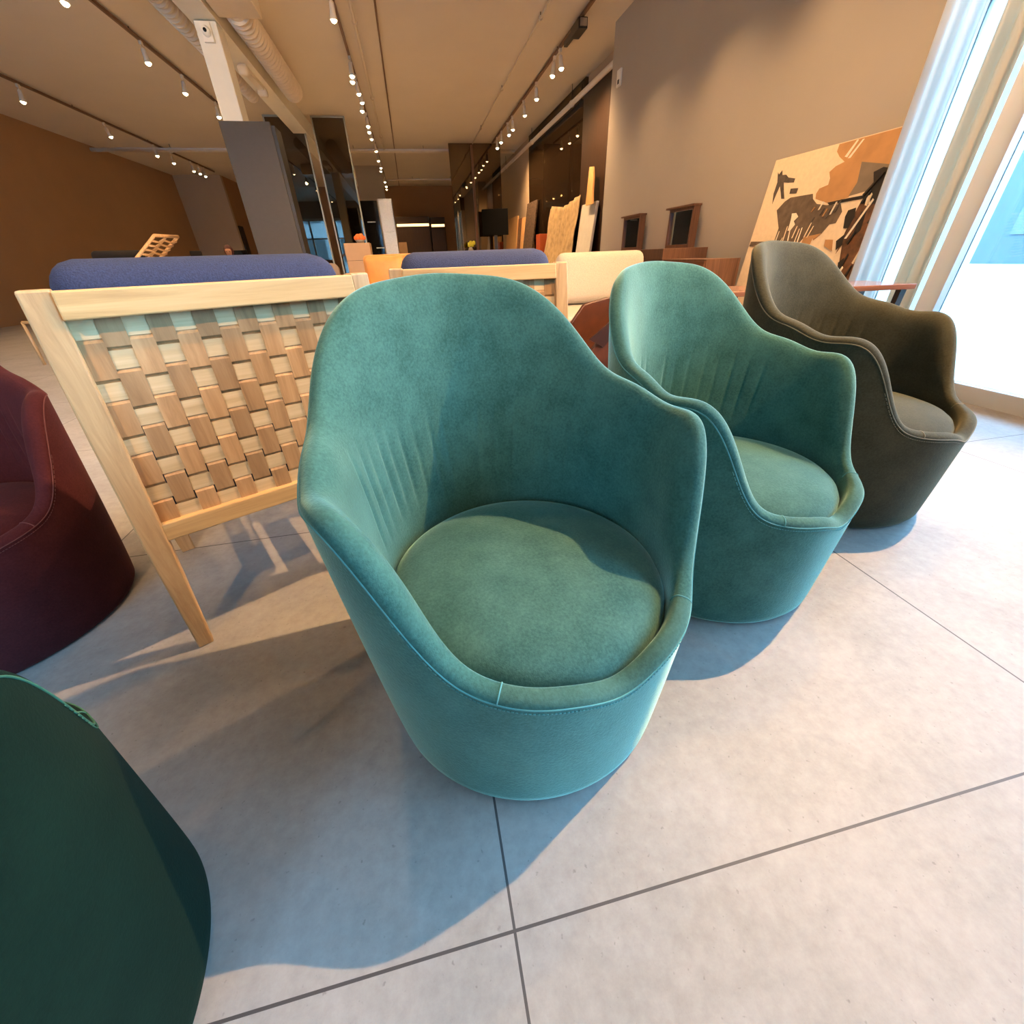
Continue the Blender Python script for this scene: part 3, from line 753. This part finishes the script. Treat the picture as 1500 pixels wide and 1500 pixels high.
tag(MB().box(3.62, 3.88, 13.2, 13.6, 0, 1.40).build('pedestal', 'orange_reflection', None, .01), 'burnt orange block standing for a reflection between the knotted artwork and the ochre textile', 'pedestal')  # orange block added in place of a reflection in the mirrored wall
# boards
for (y0, y1, x, h, lb, mat) in ((16.75, 18.5, 3.60, 2.08, 'broad pale wood board leaning on the far right wall beside the television', 'ply'),
                              (16.15, 16.68, 3.62, 1.98, 'orange toned wood board leaning in the middle of the board row', 'walnut_x'),
                              (15.72, 16.08, 3.60, 1.96, 'narrow pale wood board leaning right of the orange toned one', 'ply')):
    mt = Matrix.Translation((x, (y0 + y1) / 2, 0)) @ Matrix.Rotation(math.radians(6), 4, 'Y')
    tag(MB().box(0, .045, -(y1 - y0) / 2 * 1.0, (y1 - y0) / 2, 0, h, mtx=mt).build('wood_board', mat, None, .004), lb, 'board', 'boards leaning on the far right wall')
# television on a stand
tv = empty('television', (2.88, 15.95, 0), math.radians(-14))
MB().box(-.42, .42, -.025, .025, 1.50, 2.20).build('screen', 'void_black', tv, .006)
MB().box(-.05, .05, -.02, .06, .3, 1.5).build('stand_post', 'near_black', tv)
MB().box(-.35, .35, -.2, .2, 0, .3).build('stand_base', 'near_black', tv)
tag(tv, 'black television on a stand before the bronze mirror panel', 'television')

# ------------------------------------------------------------------ back of the showroom
def cabinet(x0, x1, y, h, label):
    r = empty('wardrobe', ((x0 + x1) / 2, y, 0)); w2 = (x1 - x0) / 2
    MB().box(-w2, w2, 0, .6, 0, h).build('cabinet_body', 'wenge', r, .01)
    n = 2 if w2 > .5 else 1
    for k in range(n):
        a = -w2 + .03 + k * (2 * w2 - .06) / n; b = a + (2 * w2 - .06) / n - .012
        MB().box(a, b, -.02, 0, .05, h - .42).build('door', 'wenge', r)
    MB().box(-w2 + .04, w2 - .04, -.025, 0, h - .38, h - .28).build('light_strip', 'strip', r)
    tag(r, label, 'wardrobe', 'dark wardrobes on the back wall')
cabinet(-.40, 1.20, 24.6, 2.66, 'wider dark wood wardrobe with a lit strip on the back wall')
cabinet(1.24, 1.95, 24.62, 2.62, 'narrower dark wood wardrobe with a lit strip, right of the wide one')
bx = MB().box(-.52, -.02, 23.6, 24.1, 0, 1.62).build('storage_box', 'tanbox'); tag(bx, 'brown storage tower left of the dark wardrobes', 'cabinet')
MB().box(-.53, -.01, 23.59, 23.6, 1.1, 1.12).build('seam_line', 'near_black', bx)
bc = empty('display_cabinet', (-1.26, 17.6, 0))
MB().box(-.86, .46, 0, .5, 0, 2.62).build('cabinet_body', 'gloss_black', bc, .008)
for x, z in ((-.4, 1.9), (.05, 2.02), (.2, 1.28)): MB().box(x, x + .26, -.03, 0, z, z + .03).build('handle', 'steel', bc)
tag(bc, 'glossy black display cabinet behind the smoked glass partition', 'cabinet')
fg = empty('refrigerator', (-.54, 17.55, 0))
MB().box(-.23, .23, 0, .5, 0, 2.66).build('body', 'steel', fg, .01)
MB().box(-.22, .22, -.025, 0, .1, 1.72).build('lower_door', 'steel', fg, .008)
MB().box(-.22, .22, -.025, 0, 1.76, 2.6).build('upper_door', 'steel', fg, .008)
tag(fg, 'tall stainless refrigerator beside the glossy black cabinet', 'refrigerator')
# tan block with orange flowers
tk = MB().box(-1.07, -.64, 8.8, 9.2, 0, 1.18).build('plinth', 'tanbox', None, .006); tag(tk, 'tan laminate plinth topped with orange flowers', 'plinth')
MB().box(-1.072, -.638, 8.796, 8.8, .92, .925).build('drawer_seam', 'near_black', tk)
fl = empty('flower_bowl', (-.80, 9.0, 1.18))
MB().lathe([(.001, 0), (.05, 0), (.09, .05), (.085, .05), (.001, .045)], 16).build('bowl', 'vase', fl)
for k in range(6):
    a = k * 1.05
    MB().rbox(.06 * math.cos(a) - .04, .06 * math.cos(a) + .04, .06 * math.sin(a) - .04, .06 * math.sin(a) + .04, .04, .11 + .015 * (k % 3), .035, n=2).build('blossom', 'flower', fl)
tag(fl, 'bowl of orange flowers on the tan plinth', 'flowers')
fy = empty('flower_vase', (2.02, 15.9, 0))
MB().lathe([(.001, 0), (.14, 0), (.14, 1.0), (.001, 1.0)], 16).build('stand', 'near_black', fy)
MB().lathe([(.001, 1.0), (.07, 1.0), (.09, 1.1), (.05, 1.2), (.001, 1.2)], 16).build('vase', 'vase', fy)
for k in range(4): MB().rbox(-.09 + .05 * k, .01 + .05 * k, -.06, .05, 1.2 + .05 * (k % 2), 1.33 + .04 * (k % 2), .04, n=2).build('blossom', 'flower_y', fy)
tag(fy, 'vase of yellow flowers in front of the bronze mirror panel', 'flowers')
# orange leather armchair and grey armchair
oc = empty('leather_armchair', (-.36, 5.8, 0), math.radians(-24))
MB().rbox(-.36, .36, -.38, .36, .22, .50, .06).build('seat', 'orange_leather', oc)
MB().rbox(-.36, .36, .26, .42, .3, .97, .06).build('backrest', 'orange_leather', oc)
MB().rbox(-.26, .24, .12, .30, .5, .95, .06, crown=.03).build('back_cushion', 'orange_leather', oc)
for x in (-1, 1): MB().rbox(x * .37 - .06, x * .37 + .06, -.38, .40, .2, .74, .05).build('armrest', 'orange_leather', oc)
for x in (-.32, .32):
    for y in (-.32, .34): MB().box(x - .02, x + .02, y - .02, y + .02, 0, .22).build('leg', 'near_black', oc)
tag(oc, 'tan orange leather armchair seen between the two oak lounge chairs', 'armchair')
gc = empty('fabric_armchair', (-1.02, 5.05, 0), math.radians(12))
MB().rbox(-.34, .34, -.36, .36, .2, .46, .06).build('seat', 'grey_fabric', gc)
MB().rbox(-.34, .34, .24, .40, .3, .90, .07).build('backrest', 'grey_fabric', gc)
for x in (-1, 1): MB().rbox(x * .35 - .06, x * .35 + .06, -.36, .38, .2, .66, .05).build('armrest', 'grey_fabric', gc)
for x in (-.3, .3):
    for y in (-.3, .3): MB().box(x - .02, x + .02, y - .02, y + .02, 0, .2).build('leg', 'near_black', gc)
tag(gc, 'grey brown fabric armchair left of the tan orange leather one', 'armchair')

# left background: slatted chaise, dark seat, desk, person, monitor, door
ch = empty('slatted_chaise', (-2.65, 6.0, 0))
OFF = Vector((.02, .50, .01)); TOP = Vector((0, 0, 1.212)); BOT = Vector((-1.05, 0, .41))
for s_ in (0, 1):
    MB().tube([BOT + OFF * s_, TOP + OFF * s_], .016, 8).build('back_rail', 'ply', ch)
    e = BOT + OFF * s_; f_ = e + Vector((-.60, 0, .04))
    MB().tube([e, f_], .016, 8).build('seat_rail', 'ply', ch)
    MB().tube([f_, (f_.x - .03, f_.y, 0)], .015, 8).build('leg', 'ply', ch)
    MB().tube([e + Vector((.1, 0, .07)), (e.x + .15, e.y, 0)], .015, 8).build('leg', 'ply', ch)
MB().tube([BOT + OFF * .5, TOP + OFF * .5], .010, 6).build('centre_rib', 'ply', ch)
for k in range(22):
    p = BOT.lerp(TOP, k / 21)
    if k == 21: MB().tube([p, p + OFF], .016, 8).build('top_bar', 'ply', ch)
    else: MB().tube([p + Vector((.008, 0, -.01)), p + OFF * .25 + Vector((.014, 0, -.022)), p + OFF * .5, p + OFF * .75 + Vector((.014, 0, -.022)), p + OFF + Vector((.008, 0, -.01))], .0125, 6).build('slat', 'ply', ch)
for k in range(8):
    p = BOT + Vector((-.60, 0, .04)) * ((k + .5) / 8)
    MB().tube([p, p + OFF], .0125, 6).build('slat', 'ply', ch)
tag(ch, 'pale slatted wooden chaise with a tall tilted back near the left wall', 'lounge chair')
dk = empty('dark_armchair', (-4.75, 9.2, 0), math.radians(20))
MB().rbox(-.36, .36, -.36, .36, .2, .45, .06).build('seat', 'cloth_black', dk)
MB().rbox(-.36, .36, .22, .38, .3, 1.2, .08).build('backrest', 'cloth_black', dk)
tag(dk, 'black high backed armchair at the left edge beside the slatted chaise', 'armchair')
hc = empty('hide_armchair', (-3.25, 7.6, 0))
MB().rbox(-.35, .35, -.35, .35, .15, .48, .08).build('seat', 'grey_fabric', hc)
MB().rbox(-.35, .35, .2, .38, .3, 1.02, .12).build('backrest', 'grey_fabric', hc)
tag(hc, 'brown low armchair behind the slatted chaise', 'armchair')
dchair = empty('desk_chair', (-5.15, 13.3, 0), math.radians(15))
MB().rbox(-.24, .24, -.24, .24, .42, .5, .03).build('seat', 'cloth_black', dchair)
MB().rbox(-.13, .13, .2, .26, .55, 1.27, .03).build('backrest', 'cloth_black', dchair)
MB().tube([(0, 0, .05), (0, 0, .42)], .03, 8).build('post', 'near_black', dchair)
MB().tube([(-.25, 0, .03), (.25, 0, .03)], .02, 6).build('foot_bar', 'near_black', dchair)
tag(dchair, 'black upright desk chair left of the seated person', 'chair')
rc = empty('reception_counter', (-4.05, 14.0, 0))
MB().box(-.42, .46, -.3, .3, 0, 1.10).build('counter_body', 'grey_fabric', rc)
MB().box(-.44, .48, -.32, .32, 1.10, 1.14).build('countertop', 'vase', rc)
tag(rc, 'grey reception counter in front of the seated person', 'counter')
mo = empty('monitor', (-4.30, 13.95, 1.14))
MB().box(-.19, .16, -.015, .015, .02, .12).build('screen', 'gloss_black', mo); MB().box(-.08, .08, -.08, .08, 0, .02).build('stand', 'near_black', mo)
tag(mo, 'black monitor lying low on the reception counter', 'monitor')
struct(MB().box(-6.66, -6.62, 22.22, 22.74, 0, 2.31).build('door_1', 'near_black'))
struct(MB().box(-6.66, -6.62, 23.86, 24.08, 0, 2.10).build('door_2', 'near_black'))

def skin_mesh(name, pts, edges, radii, mat, parent, subd=2):
    bm = bmesh.new(); lay = bm.verts.layers.skin.verify()
    vs = [bm.verts.new(p) for p in pts]
    for a, b in edges: bm.edges.new((vs[a], vs[b]))
    for v, r in zip(vs, radii): v[lay].radius = (r, r)
    vs[0][lay].use_root = True
    me = D.meshes.new(name); bm.to_mesh(me); bm.free()
    o = D.objects.new(name, me); COL.objects.link(o)
    o.modifiers.new('skin', 'SKIN'); s = o.modifiers.new('sub', 'SUBSURF'); s.levels = subd; s.render_levels = subd
    dg = bpy.context.evaluated_depsgraph_get(); me2 = D.meshes.new_from_object(o.evaluated_get(dg))
    o.modifiers.clear(); o.data = me2; me2.materials.clear(); me2.materials.append(M[mat])
    for p in me2.polygons: p.use_smooth = True
    if parent: o.parent = parent
    return o
body_pts = [(0, 0, .50), (0, 0, .72), (0, -.01, .95), (0, -.02, 1.06), (0, -.03, 1.13), (0, -.035, 1.22), (0, -.03, 1.29),
            (.17, -.01, .99), (.25, -.06, .76), (.20, -.30, .70), (.17, -.40, .71), (-.17, -.01, .99), (-.25, -.06, .76), (-.20, -.30, .70), (-.17, -.40, .71),
            (.10, -.02, .49), (.13, -.40, .48), (.13, -.42, .09), (.13, -.52, .04), (-.10, -.02, .49), (-.13, -.40, .48), (-.13, -.42, .09), (-.13, -.52, .04)]
body_e = [(0, 1), (1, 2), (2, 3), (3, 4), (4, 5), (5, 6), (2, 7), (7, 8), (8, 9), (9, 10), (2, 11), (11, 12), (12, 13), (13, 14), (0, 15), (15, 16), (16, 17), (17, 18), (0, 19), (19, 20), (20, 21), (21, 22)]
body_r = [.14, .13, .13, .055, .05, .085, .075, .06, .045, .036, .03, .06, .045, .036, .03, .085, .065, .045, .035, .085, .065, .045, .035]
pe = skin_mesh('person', body_pts, body_e, body_r, 'skin', None)
pe.location = (-4.36, 13.25, .0); pe.rotation_euler = (0, 0, math.radians(10))
tag(pe, 'person with dark reddish hair in black clothing seated at the reception counter', 'person')
skin_mesh('jacket', body_pts[:3] + [body_pts[7], body_pts[8], body_pts[9], body_pts[11], body_pts[12], body_pts[13], (0, -.015, 1.03)], [(0, 1), (1, 2), (2, 3), (3, 4), (4, 5), (2, 6), (6, 7), (7, 8), (2, 9)], [.155, .145, .145, .07, .056, .046, .07, .056, .046, .07], 'cloth_black', pe)
skin_mesh('trousers', [body_pts[0]] + body_pts[15:18] + body_pts[19:22], [(0, 1), (1, 2), (2, 3), (0, 4), (4, 5), (5, 6)], [.15, .095, .075, .055, .095, .075, .055], 'cloth_black', pe)
hm_ = bmesh.new(); bmesh.ops.create_uvsphere(hm_, u_segments=20, v_segments=14, radius=1)
hb = MB()
for sc3, ce in (((.105, .105, .135), (0, .035, 1.235)), ((.085, .06, .13), (0, .075, 1.12))):
    hb.add([(v.co.x * sc3[0] + ce[0], v.co.y * sc3[1] + ce[1], v.co.z * sc3[2] + ce[2]) for v in hm_.verts], [[v.index for v in f.verts] for f in hm_.faces], True)
hb.build('hair', 'hair', pe)
for x_ in (-.032, .032):
    MB().add([(v.co.x * .011 + x_, v.co.y * .008 - .108, v.co.z * .008 + 1.225) for v in hm_.verts], [[v.index for v in f.verts] for f in hm_.faces], True).build('eye', 'near_black', pe)
MB().add([(v.co.x * .014, v.co.y * .02 - .112, v.co.z * .024 + 1.195) for v in hm_.verts], [[v.index for v in f.verts] for f in hm_.faces], True).build('nose', 'skin', pe)
hm_.free()
st = empty('stool', (-4.36, 13.25, 0))
MB().lathe([(.001, .32), (.2, .32), (.2, .355), (.001, .355)], 20).build('seat', 'near_black', st); MB().lathe([(.001, 0), (.18, 0), (.18, .02), (.03, .05), (.03, .32), (.001, .32)], 16).build('pedestal', 'near_black', st)
tag(st, 'black stool under the seated person', 'stool')

# ------------------------------------------------------------------ ceiling services
def pipe(name, pts, r, mat, label, hang=None, drop=.2):
    o = MB().tube(pts, r, 10).build(name, mat)
    tag(o, label, 'pipe')
    if hang:
        for (x, y, z) in hang:
            MB().tube([(x, y, z), (x, y, CZ)], .006, 6).build('hanger_rod', 'near_black', o)
            MB().tube([(x + (r + .008) * math.cos(a), y, z + (r + .008) * math.sin(a)) for a in [2 * PI * k / 12 for k in range(12)]], .008, 6, True).build('clamp_ring', 'pipe', o)
    return o
pipe('sprinkler_pipe', [(-.30, -2.8, 3.80), (-.30, 16.93, 3.80)], .022, 'pipe', 'slim painted pipe running beside the middle light track', [(-.30, y, 3.80) for y in (3, 8.9, 12.2, 15.4)])
pipe('conduit', [(.02, -2.8, 3.87), (.02, 14.0, 3.87), (.0, 25, 3.87)], .014, 'dark_rod', 'thin dark conduit along the middle of the ceiling')
pipe('sprinkler_pipe', [(2.36, -2.8, 3.84), (2.36, 16.35, 3.84)], .016, 'pipe', 'thin painted pipe left of the right light track', [(2.36, y, 3.84) for y in (8.6, 11.6, 14.6)])
pipe('water_pipe', [(3.80, 3.0, 3.62), (3.80, 25.0, 3.62)] if False else [(3.82, 8.78, 3.60), (3.82, 25.0, 3.60)], .045, 'pipe', 'thick painted pipe along the far right wall under the ceiling', [(3.82, y, 3.60) for y in (11.4, 14.8, 18.5)])
pipe('cross_pipe', [(-8.2, 17.0, 3.77), (3.8, 17.0, 3.77)], .05, 'pipe', 'pale pipe crossing the whole ceiling from wall to wall', [(x, 17.0, 3.77) for x in (-6.2, -4.4, -1.2, .9, 3.3)])
pipe('cross_pipe', [(-.6, 22.6, 3.79), (3.4, 22.6, 3.79)], .03, 'pipe', 'farther and thinner pipe crossing the ceiling near the back wall', [(x, 22.6, 3.79) for x in (.6, 2.2)])
def duct(name, x, z, y0, y1, r, label):
    vs = []; m = 24; rows = []
    n = int((y1 - y0) / .13); st_ = (y1 - y0) / n
    for i in range(n):
        for f_, rr in ((0, r), (.62, r), (.70, r + .030), (.90, r + .030), (.98, r)): rows.append((y0 + (i + f_) * st_, rr))
    for y, rr in rows:
        for k in range(m): vs.append((x + rr * math.cos(2 * PI * k / m), y, z + rr * math.sin(2 * PI * k / m)))
    L_ = len(rows)
    fs = [(i * m + k, i * m + (k + 1) % m, (i + 1) * m + (k + 1) % m, (i + 1) * m + k) for i in range(L_ - 1) for k in range(m)]
    fs += [tuple(range(m)), tuple((L_ - 1) * m + k for k in range(m))[::-1]]
    return tag(MB().add(vs, fs, False).build(name, 'duct'), label, 'duct')
duct('flexible_duct', -1.74, 3.72, 8.3, 11.55, .145, 'ribbed flexible air duct right of the white ceiling beam')
duct('flexible_duct', -2.56, 3.74, 8.0, 11.9, .10, 'ribbed flexible air duct left of the white ceiling beam')
db = MB().box(-1.94, -1.42, 7.3, 8.3, 3.58, 3.89).build('duct_box', 'duct', None, .01); tag(db, 'square metal duct box feeding the ribbed duct right of the beam', 'duct')
db = MB().box(-3.3, -2.36, 7.3, 8.0, 3.60, 3.89).build('duct_box', 'duct', None, .01); tag(db, 'square metal duct box left of the beam above the column', 'duct')
fx = empty('emergency_light', (-2.12, 10.2, 3.44))
MB().box(-.05, .05, -.5, .5, .06, .12).build('housing', 'lamp_white', fx)
for y in (-.5, .5): MB().rbox(-.08, .08, y - .06, y + .06, -.02, .1, .04, n=2).build('lamp_head', 'lamp_white', fx)
tag(fx, 'white twin headed emergency light under the white ceiling beam', 'light')
sc_ = empty('security_camera', (-2.12, 8.28, 3.44))
MB().box(-.06, .06, -.02, .02, -.09, .09).build('mount_plate', 'plaster', sc_)
MB().lathe([(.001, 0), (.05, 0), (.05, .03), (.03, .05), (.001, .05)], 16, Matrix.Translation((0, -.02, 0)) @ Matrix.Rotation(PI / 2, 4, 'X')).build('lens_ring', 'plaster', sc_)
MB().lathe([(.001, 0), (.02, 0), (.02, .012), (.001, .012)], 12, Matrix.Translation((0, -.07, 0)) @ Matrix.Rotation(PI / 2, 4, 'X')).build('lens', 'gloss_black', sc_)
tag(sc_, 'small round security camera high on the white column', 'camera')
ws = MB().box(3.57, 3.6, 8.36, 8.50, 3.10, 3.30).build('wall_sensor', 'plaster', None, .008); tag(ws, 'small white sensor high on the taupe wall near its corner', 'sensor')
MB().box(3.566, 3.57, 8.39, 8.45, 3.13, 3.18).build('sensor_eye', 'near_black', ws)
pj = empty('projector', (2.96, 8.75, 3.825))
MB().box(-.07, .07, -.32, .05, -.12, 0).build('body', 'near_black', pj, .01); MB().box(-.03, .03, .05, .5, -.07, -.01).build('track_adapter', 'near_black', pj); MB().box(-.05, .05, -.34, -.32, -.1, -.02).build('front_lens', 'steel', pj)
tag(pj, 'black projector unit clipped on the right light track', 'projector')

# ------------------------------------------------------------------ light tracks with spot heads
TRACKS = [
 ('right', 2.96, -2.8, 16.3, [-1.6, .2, 1.5, 2.75, 4.1, 5.5, 7.0, 9.55, 9.85, 11.1, 12.2, 13.4, 14.0, 14.8, 15.5]),
 ('middle', -.52, -2.8, 24.6, [-1.8, .4, 2.3, 3.8, 5.2, 6.6, 8.2, 10.2, 10.45, 11.05, 11.55, 12.15, 13.35, 13.9, 14.5, 15.9, 17.3, 18.5, 19.1, 21.5, 22.8, 23.6]),
 ('left', -3.52, -2.8, 16.4, [0., 2.2, 4.2, 6.2, 8.2, 9.95, 11.3, 12.8, 14.6]),
 ('far left', -6.5, 4.0, 21.0, [6, 9, 12, 14.5, 16.7, 17.7, 19.0, 19.55, 20.0]),
]
ORD = ['first', 'second', 'third', 'fourth', 'fifth', 'sixth', 'seventh', 'eighth', 'ninth', 'tenth', 'eleventh', 'twelfth', 'thirteenth', 'fourteenth', 'fifteenth', 'sixteenth', 'seventeenth', 'eighteenth', 'nineteenth', 'twentieth', 'twenty-first', 'twenty-second']
proto = None
WARM = (1., .60, .28)
def make_lamp():
    r = empty('track_light', (0, 0, 0))
    MB().box(-.02, .02, -.03, .03, -.05, 0).build('track_adapter', 'lamp_white', r)
    MB().tube([(0, 0, -.05), (0, 0, -.09)], .008, 8).build('stem', 'lamp_white', r)
    hd = MB().lathe([(.001, .07), (.02, .07), (.032, .055), (.036, -.04), (.05, -.10), (.046, -.10), (.001, -.085)], 16, Matrix.Translation((0, 0, -.15))).build('lamp_head', 'lamp_white', r)
    MB().lathe([(.001, -.128), (.014, -.126), (.027, -.118), (.036, -.105), (.039, -.092), (.001, -.09)], 16, Matrix.Translation((0, 0, -.15))).build('lens', 'bulb', hd)
    return r
SPOTS = []
for tn, x, y0, y1, ys in TRACKS:
    tr = MB().box(x - .018, x + .018, y0, y1, 3.83, 3.87).build('light_track', 'dark_rod')
    tag(tr, f'dark ceiling rail of the {tn} row of spot lights', 'light track', 'ceiling light tracks')
    for y in [y0 + .5 + k * 3 for k in range(int((y1 - y0) / 3))]:
        MB().tube([(x, y, 3.87), (x, y, CZ)], .006, 6).build('hanger_rod', 'near_black', tr)
    n = len(ys)
    for i, y in enumerate(ys):
        if proto is None: proto = make_lamp(); L = proto
        else: L = copy_tree(proto)
        L.location = (x, y, 3.83); L.rotation_euler = (math.radians(random.uniform(-10, 6)), math.radians(random.uniform(-9, 9)), 0)
        tag(L, f'white spot head on the {tn} ceiling track, {ORD[n - 1 - i]} from its far end', 'spot light', f'spot lights on the {tn} track')
        SPOTS.append((tn, x, y))
for tn, x, y in SPOTS:
    ld = D.lights.new('spot', 'SPOT'); lo = D.objects.new('spot', ld); COL.objects.link(lo)
    lo.location = (x, y, 3.57); ld.color = WARM; ld.shadow_soft_size = .035
    ld.spot_size = math.radians(125); ld.spot_blend = .8
    ry = {'right': .35, 'middle': -.15, 'left': -.2, 'far left': -.45}[tn]; rx = 0.
    aim = None
    if y < 1: e = {'right': 700}.get(tn, 1000); aim = (x * .5 - .2, y + 4.0, .6); ld.spot_size = math.radians(64); ld.spot_blend = .6
    if y < -1: e *= 1.75; aim = (x * .5 - .35, y + 5.6, .6); ld.spot_size = math.radians(52)
    elif y < 1: pass
    elif tn == 'right' and y < 2: e = 3700; aim = (.3, .1, 0); ld.spot_size = math.radians(84); ld.spot_blend = .5
    elif y < 5: e = {'right': 330, 'middle': 50, 'left': 90}.get(tn, 150)
    elif y < 9:
        e = 240
        if tn in ('middle', 'left') and y < 7: aim = (-2.1, y + 3.4, 1.6); e = 85
    else:
        e = 190
        if tn == 'right': ry = -.42; e = 260
    ld.energy = e
    if aim: lo.rotation_euler = (Vector(aim) - lo.location).to_track_quat('-Z', 'Y').to_euler()
    else: lo.rotation_euler = (rx, ry, 0)

# ------------------------------------------------------------------ the street outside
struct(MB().box(-60, 60, -60, -3.3, -.2, -.02).build('exterior_pavement', 'asphalt'))
struct(MB().box(3.7, 60, -3.3, 40, -.2, -.02).build('exterior_sidewalk', 'asphalt'))
def building(x0, x1, y0, y1, h, label, fm='facade'):
    r = empty('street_building', ((x0 + x1) / 2, (y0 + y1) / 2, 0)); a, b = (x1 - x0) / 2, (y1 - y0) / 2
    MB().box(-a, a, -b, b, -.02, h).build('facade', fm, r)
    for k in range(int(2 * max(a, b) / 4)):
        p = -max(a, b) + 1 + 4 * k
        for z in (1., 4.5):
            if a > b: MB().box(p, p + 2.4, b, b + .05, z, z + 2.2).build('facade_window', 'pane_dark', r)
            else: MB().box(-a - .05, -a, p, p + 2.4, z, z + 2.2).build('facade_window', 'pane_dark', r)
    return tag(r, label, 'building')
building(-24, 22, -34, -28, 8, 'low grey building across the street seen only in the glass')
building(24, 30, -4, 30, 7, 'grey building beyond the window on the right, coloured darker for shade', 'facade_shaded')

# ------------------------------------------------------------------ sky, colour management
w = D.worlds.new('sky'); SC.world = w; w.use_nodes = True
nt = w.node_tree; nt.nodes.clear()
bg = nt.nodes.new('ShaderNodeBackground'); out = nt.nodes.new('ShaderNodeOutputWorld')
bg.inputs[0].default_value = (.29, .61, 1.0, 1); bg.inputs[1].default_value = 17.5
nt.links.new(bg.outputs[0], out.inputs[0])
# sky portals in the window openings (they only steer sampling of the sky)
def portal(loc, rot, sx_, sy_):
    ld = D.lights.new('window_portal', 'AREA'); ld.shape = 'RECTANGLE'; ld.size = sx_; ld.size_y = sy_; ld.cycles.is_portal = True
    o = D.objects.new('window_portal', ld); COL.objects.link(o); o.location = loc; o.rotation_euler = rot
portal((-4.7, -3.1, 1.55), (math.radians(90), 0, 0), 7.2, 2.9)
portal((3.56, 0., 1.65), (math.radians(90), 0, math.radians(90)), 5.7, 3.1)

vs_ = SC.view_settings
SC.display_settings.display_device = 'sRGB'
vs_.view_transform = 'Standard'; vs_.look = 'None'; vs_.gamma = 1; vs_.use_curve_mapping = False; vs_.exposure = .40
cy = SC.cycles
cy.use_denoising = True
cy.max_bounces = 10; cy.diffuse_bounces = 6; cy.glossy_bounces = 5; cy.transparent_max_bounces = 12; cy.transmission_bounces = 6
cy.sample_clamp_indirect = 6.; cy.caustics_reflective = False; cy.caustics_refractive = False
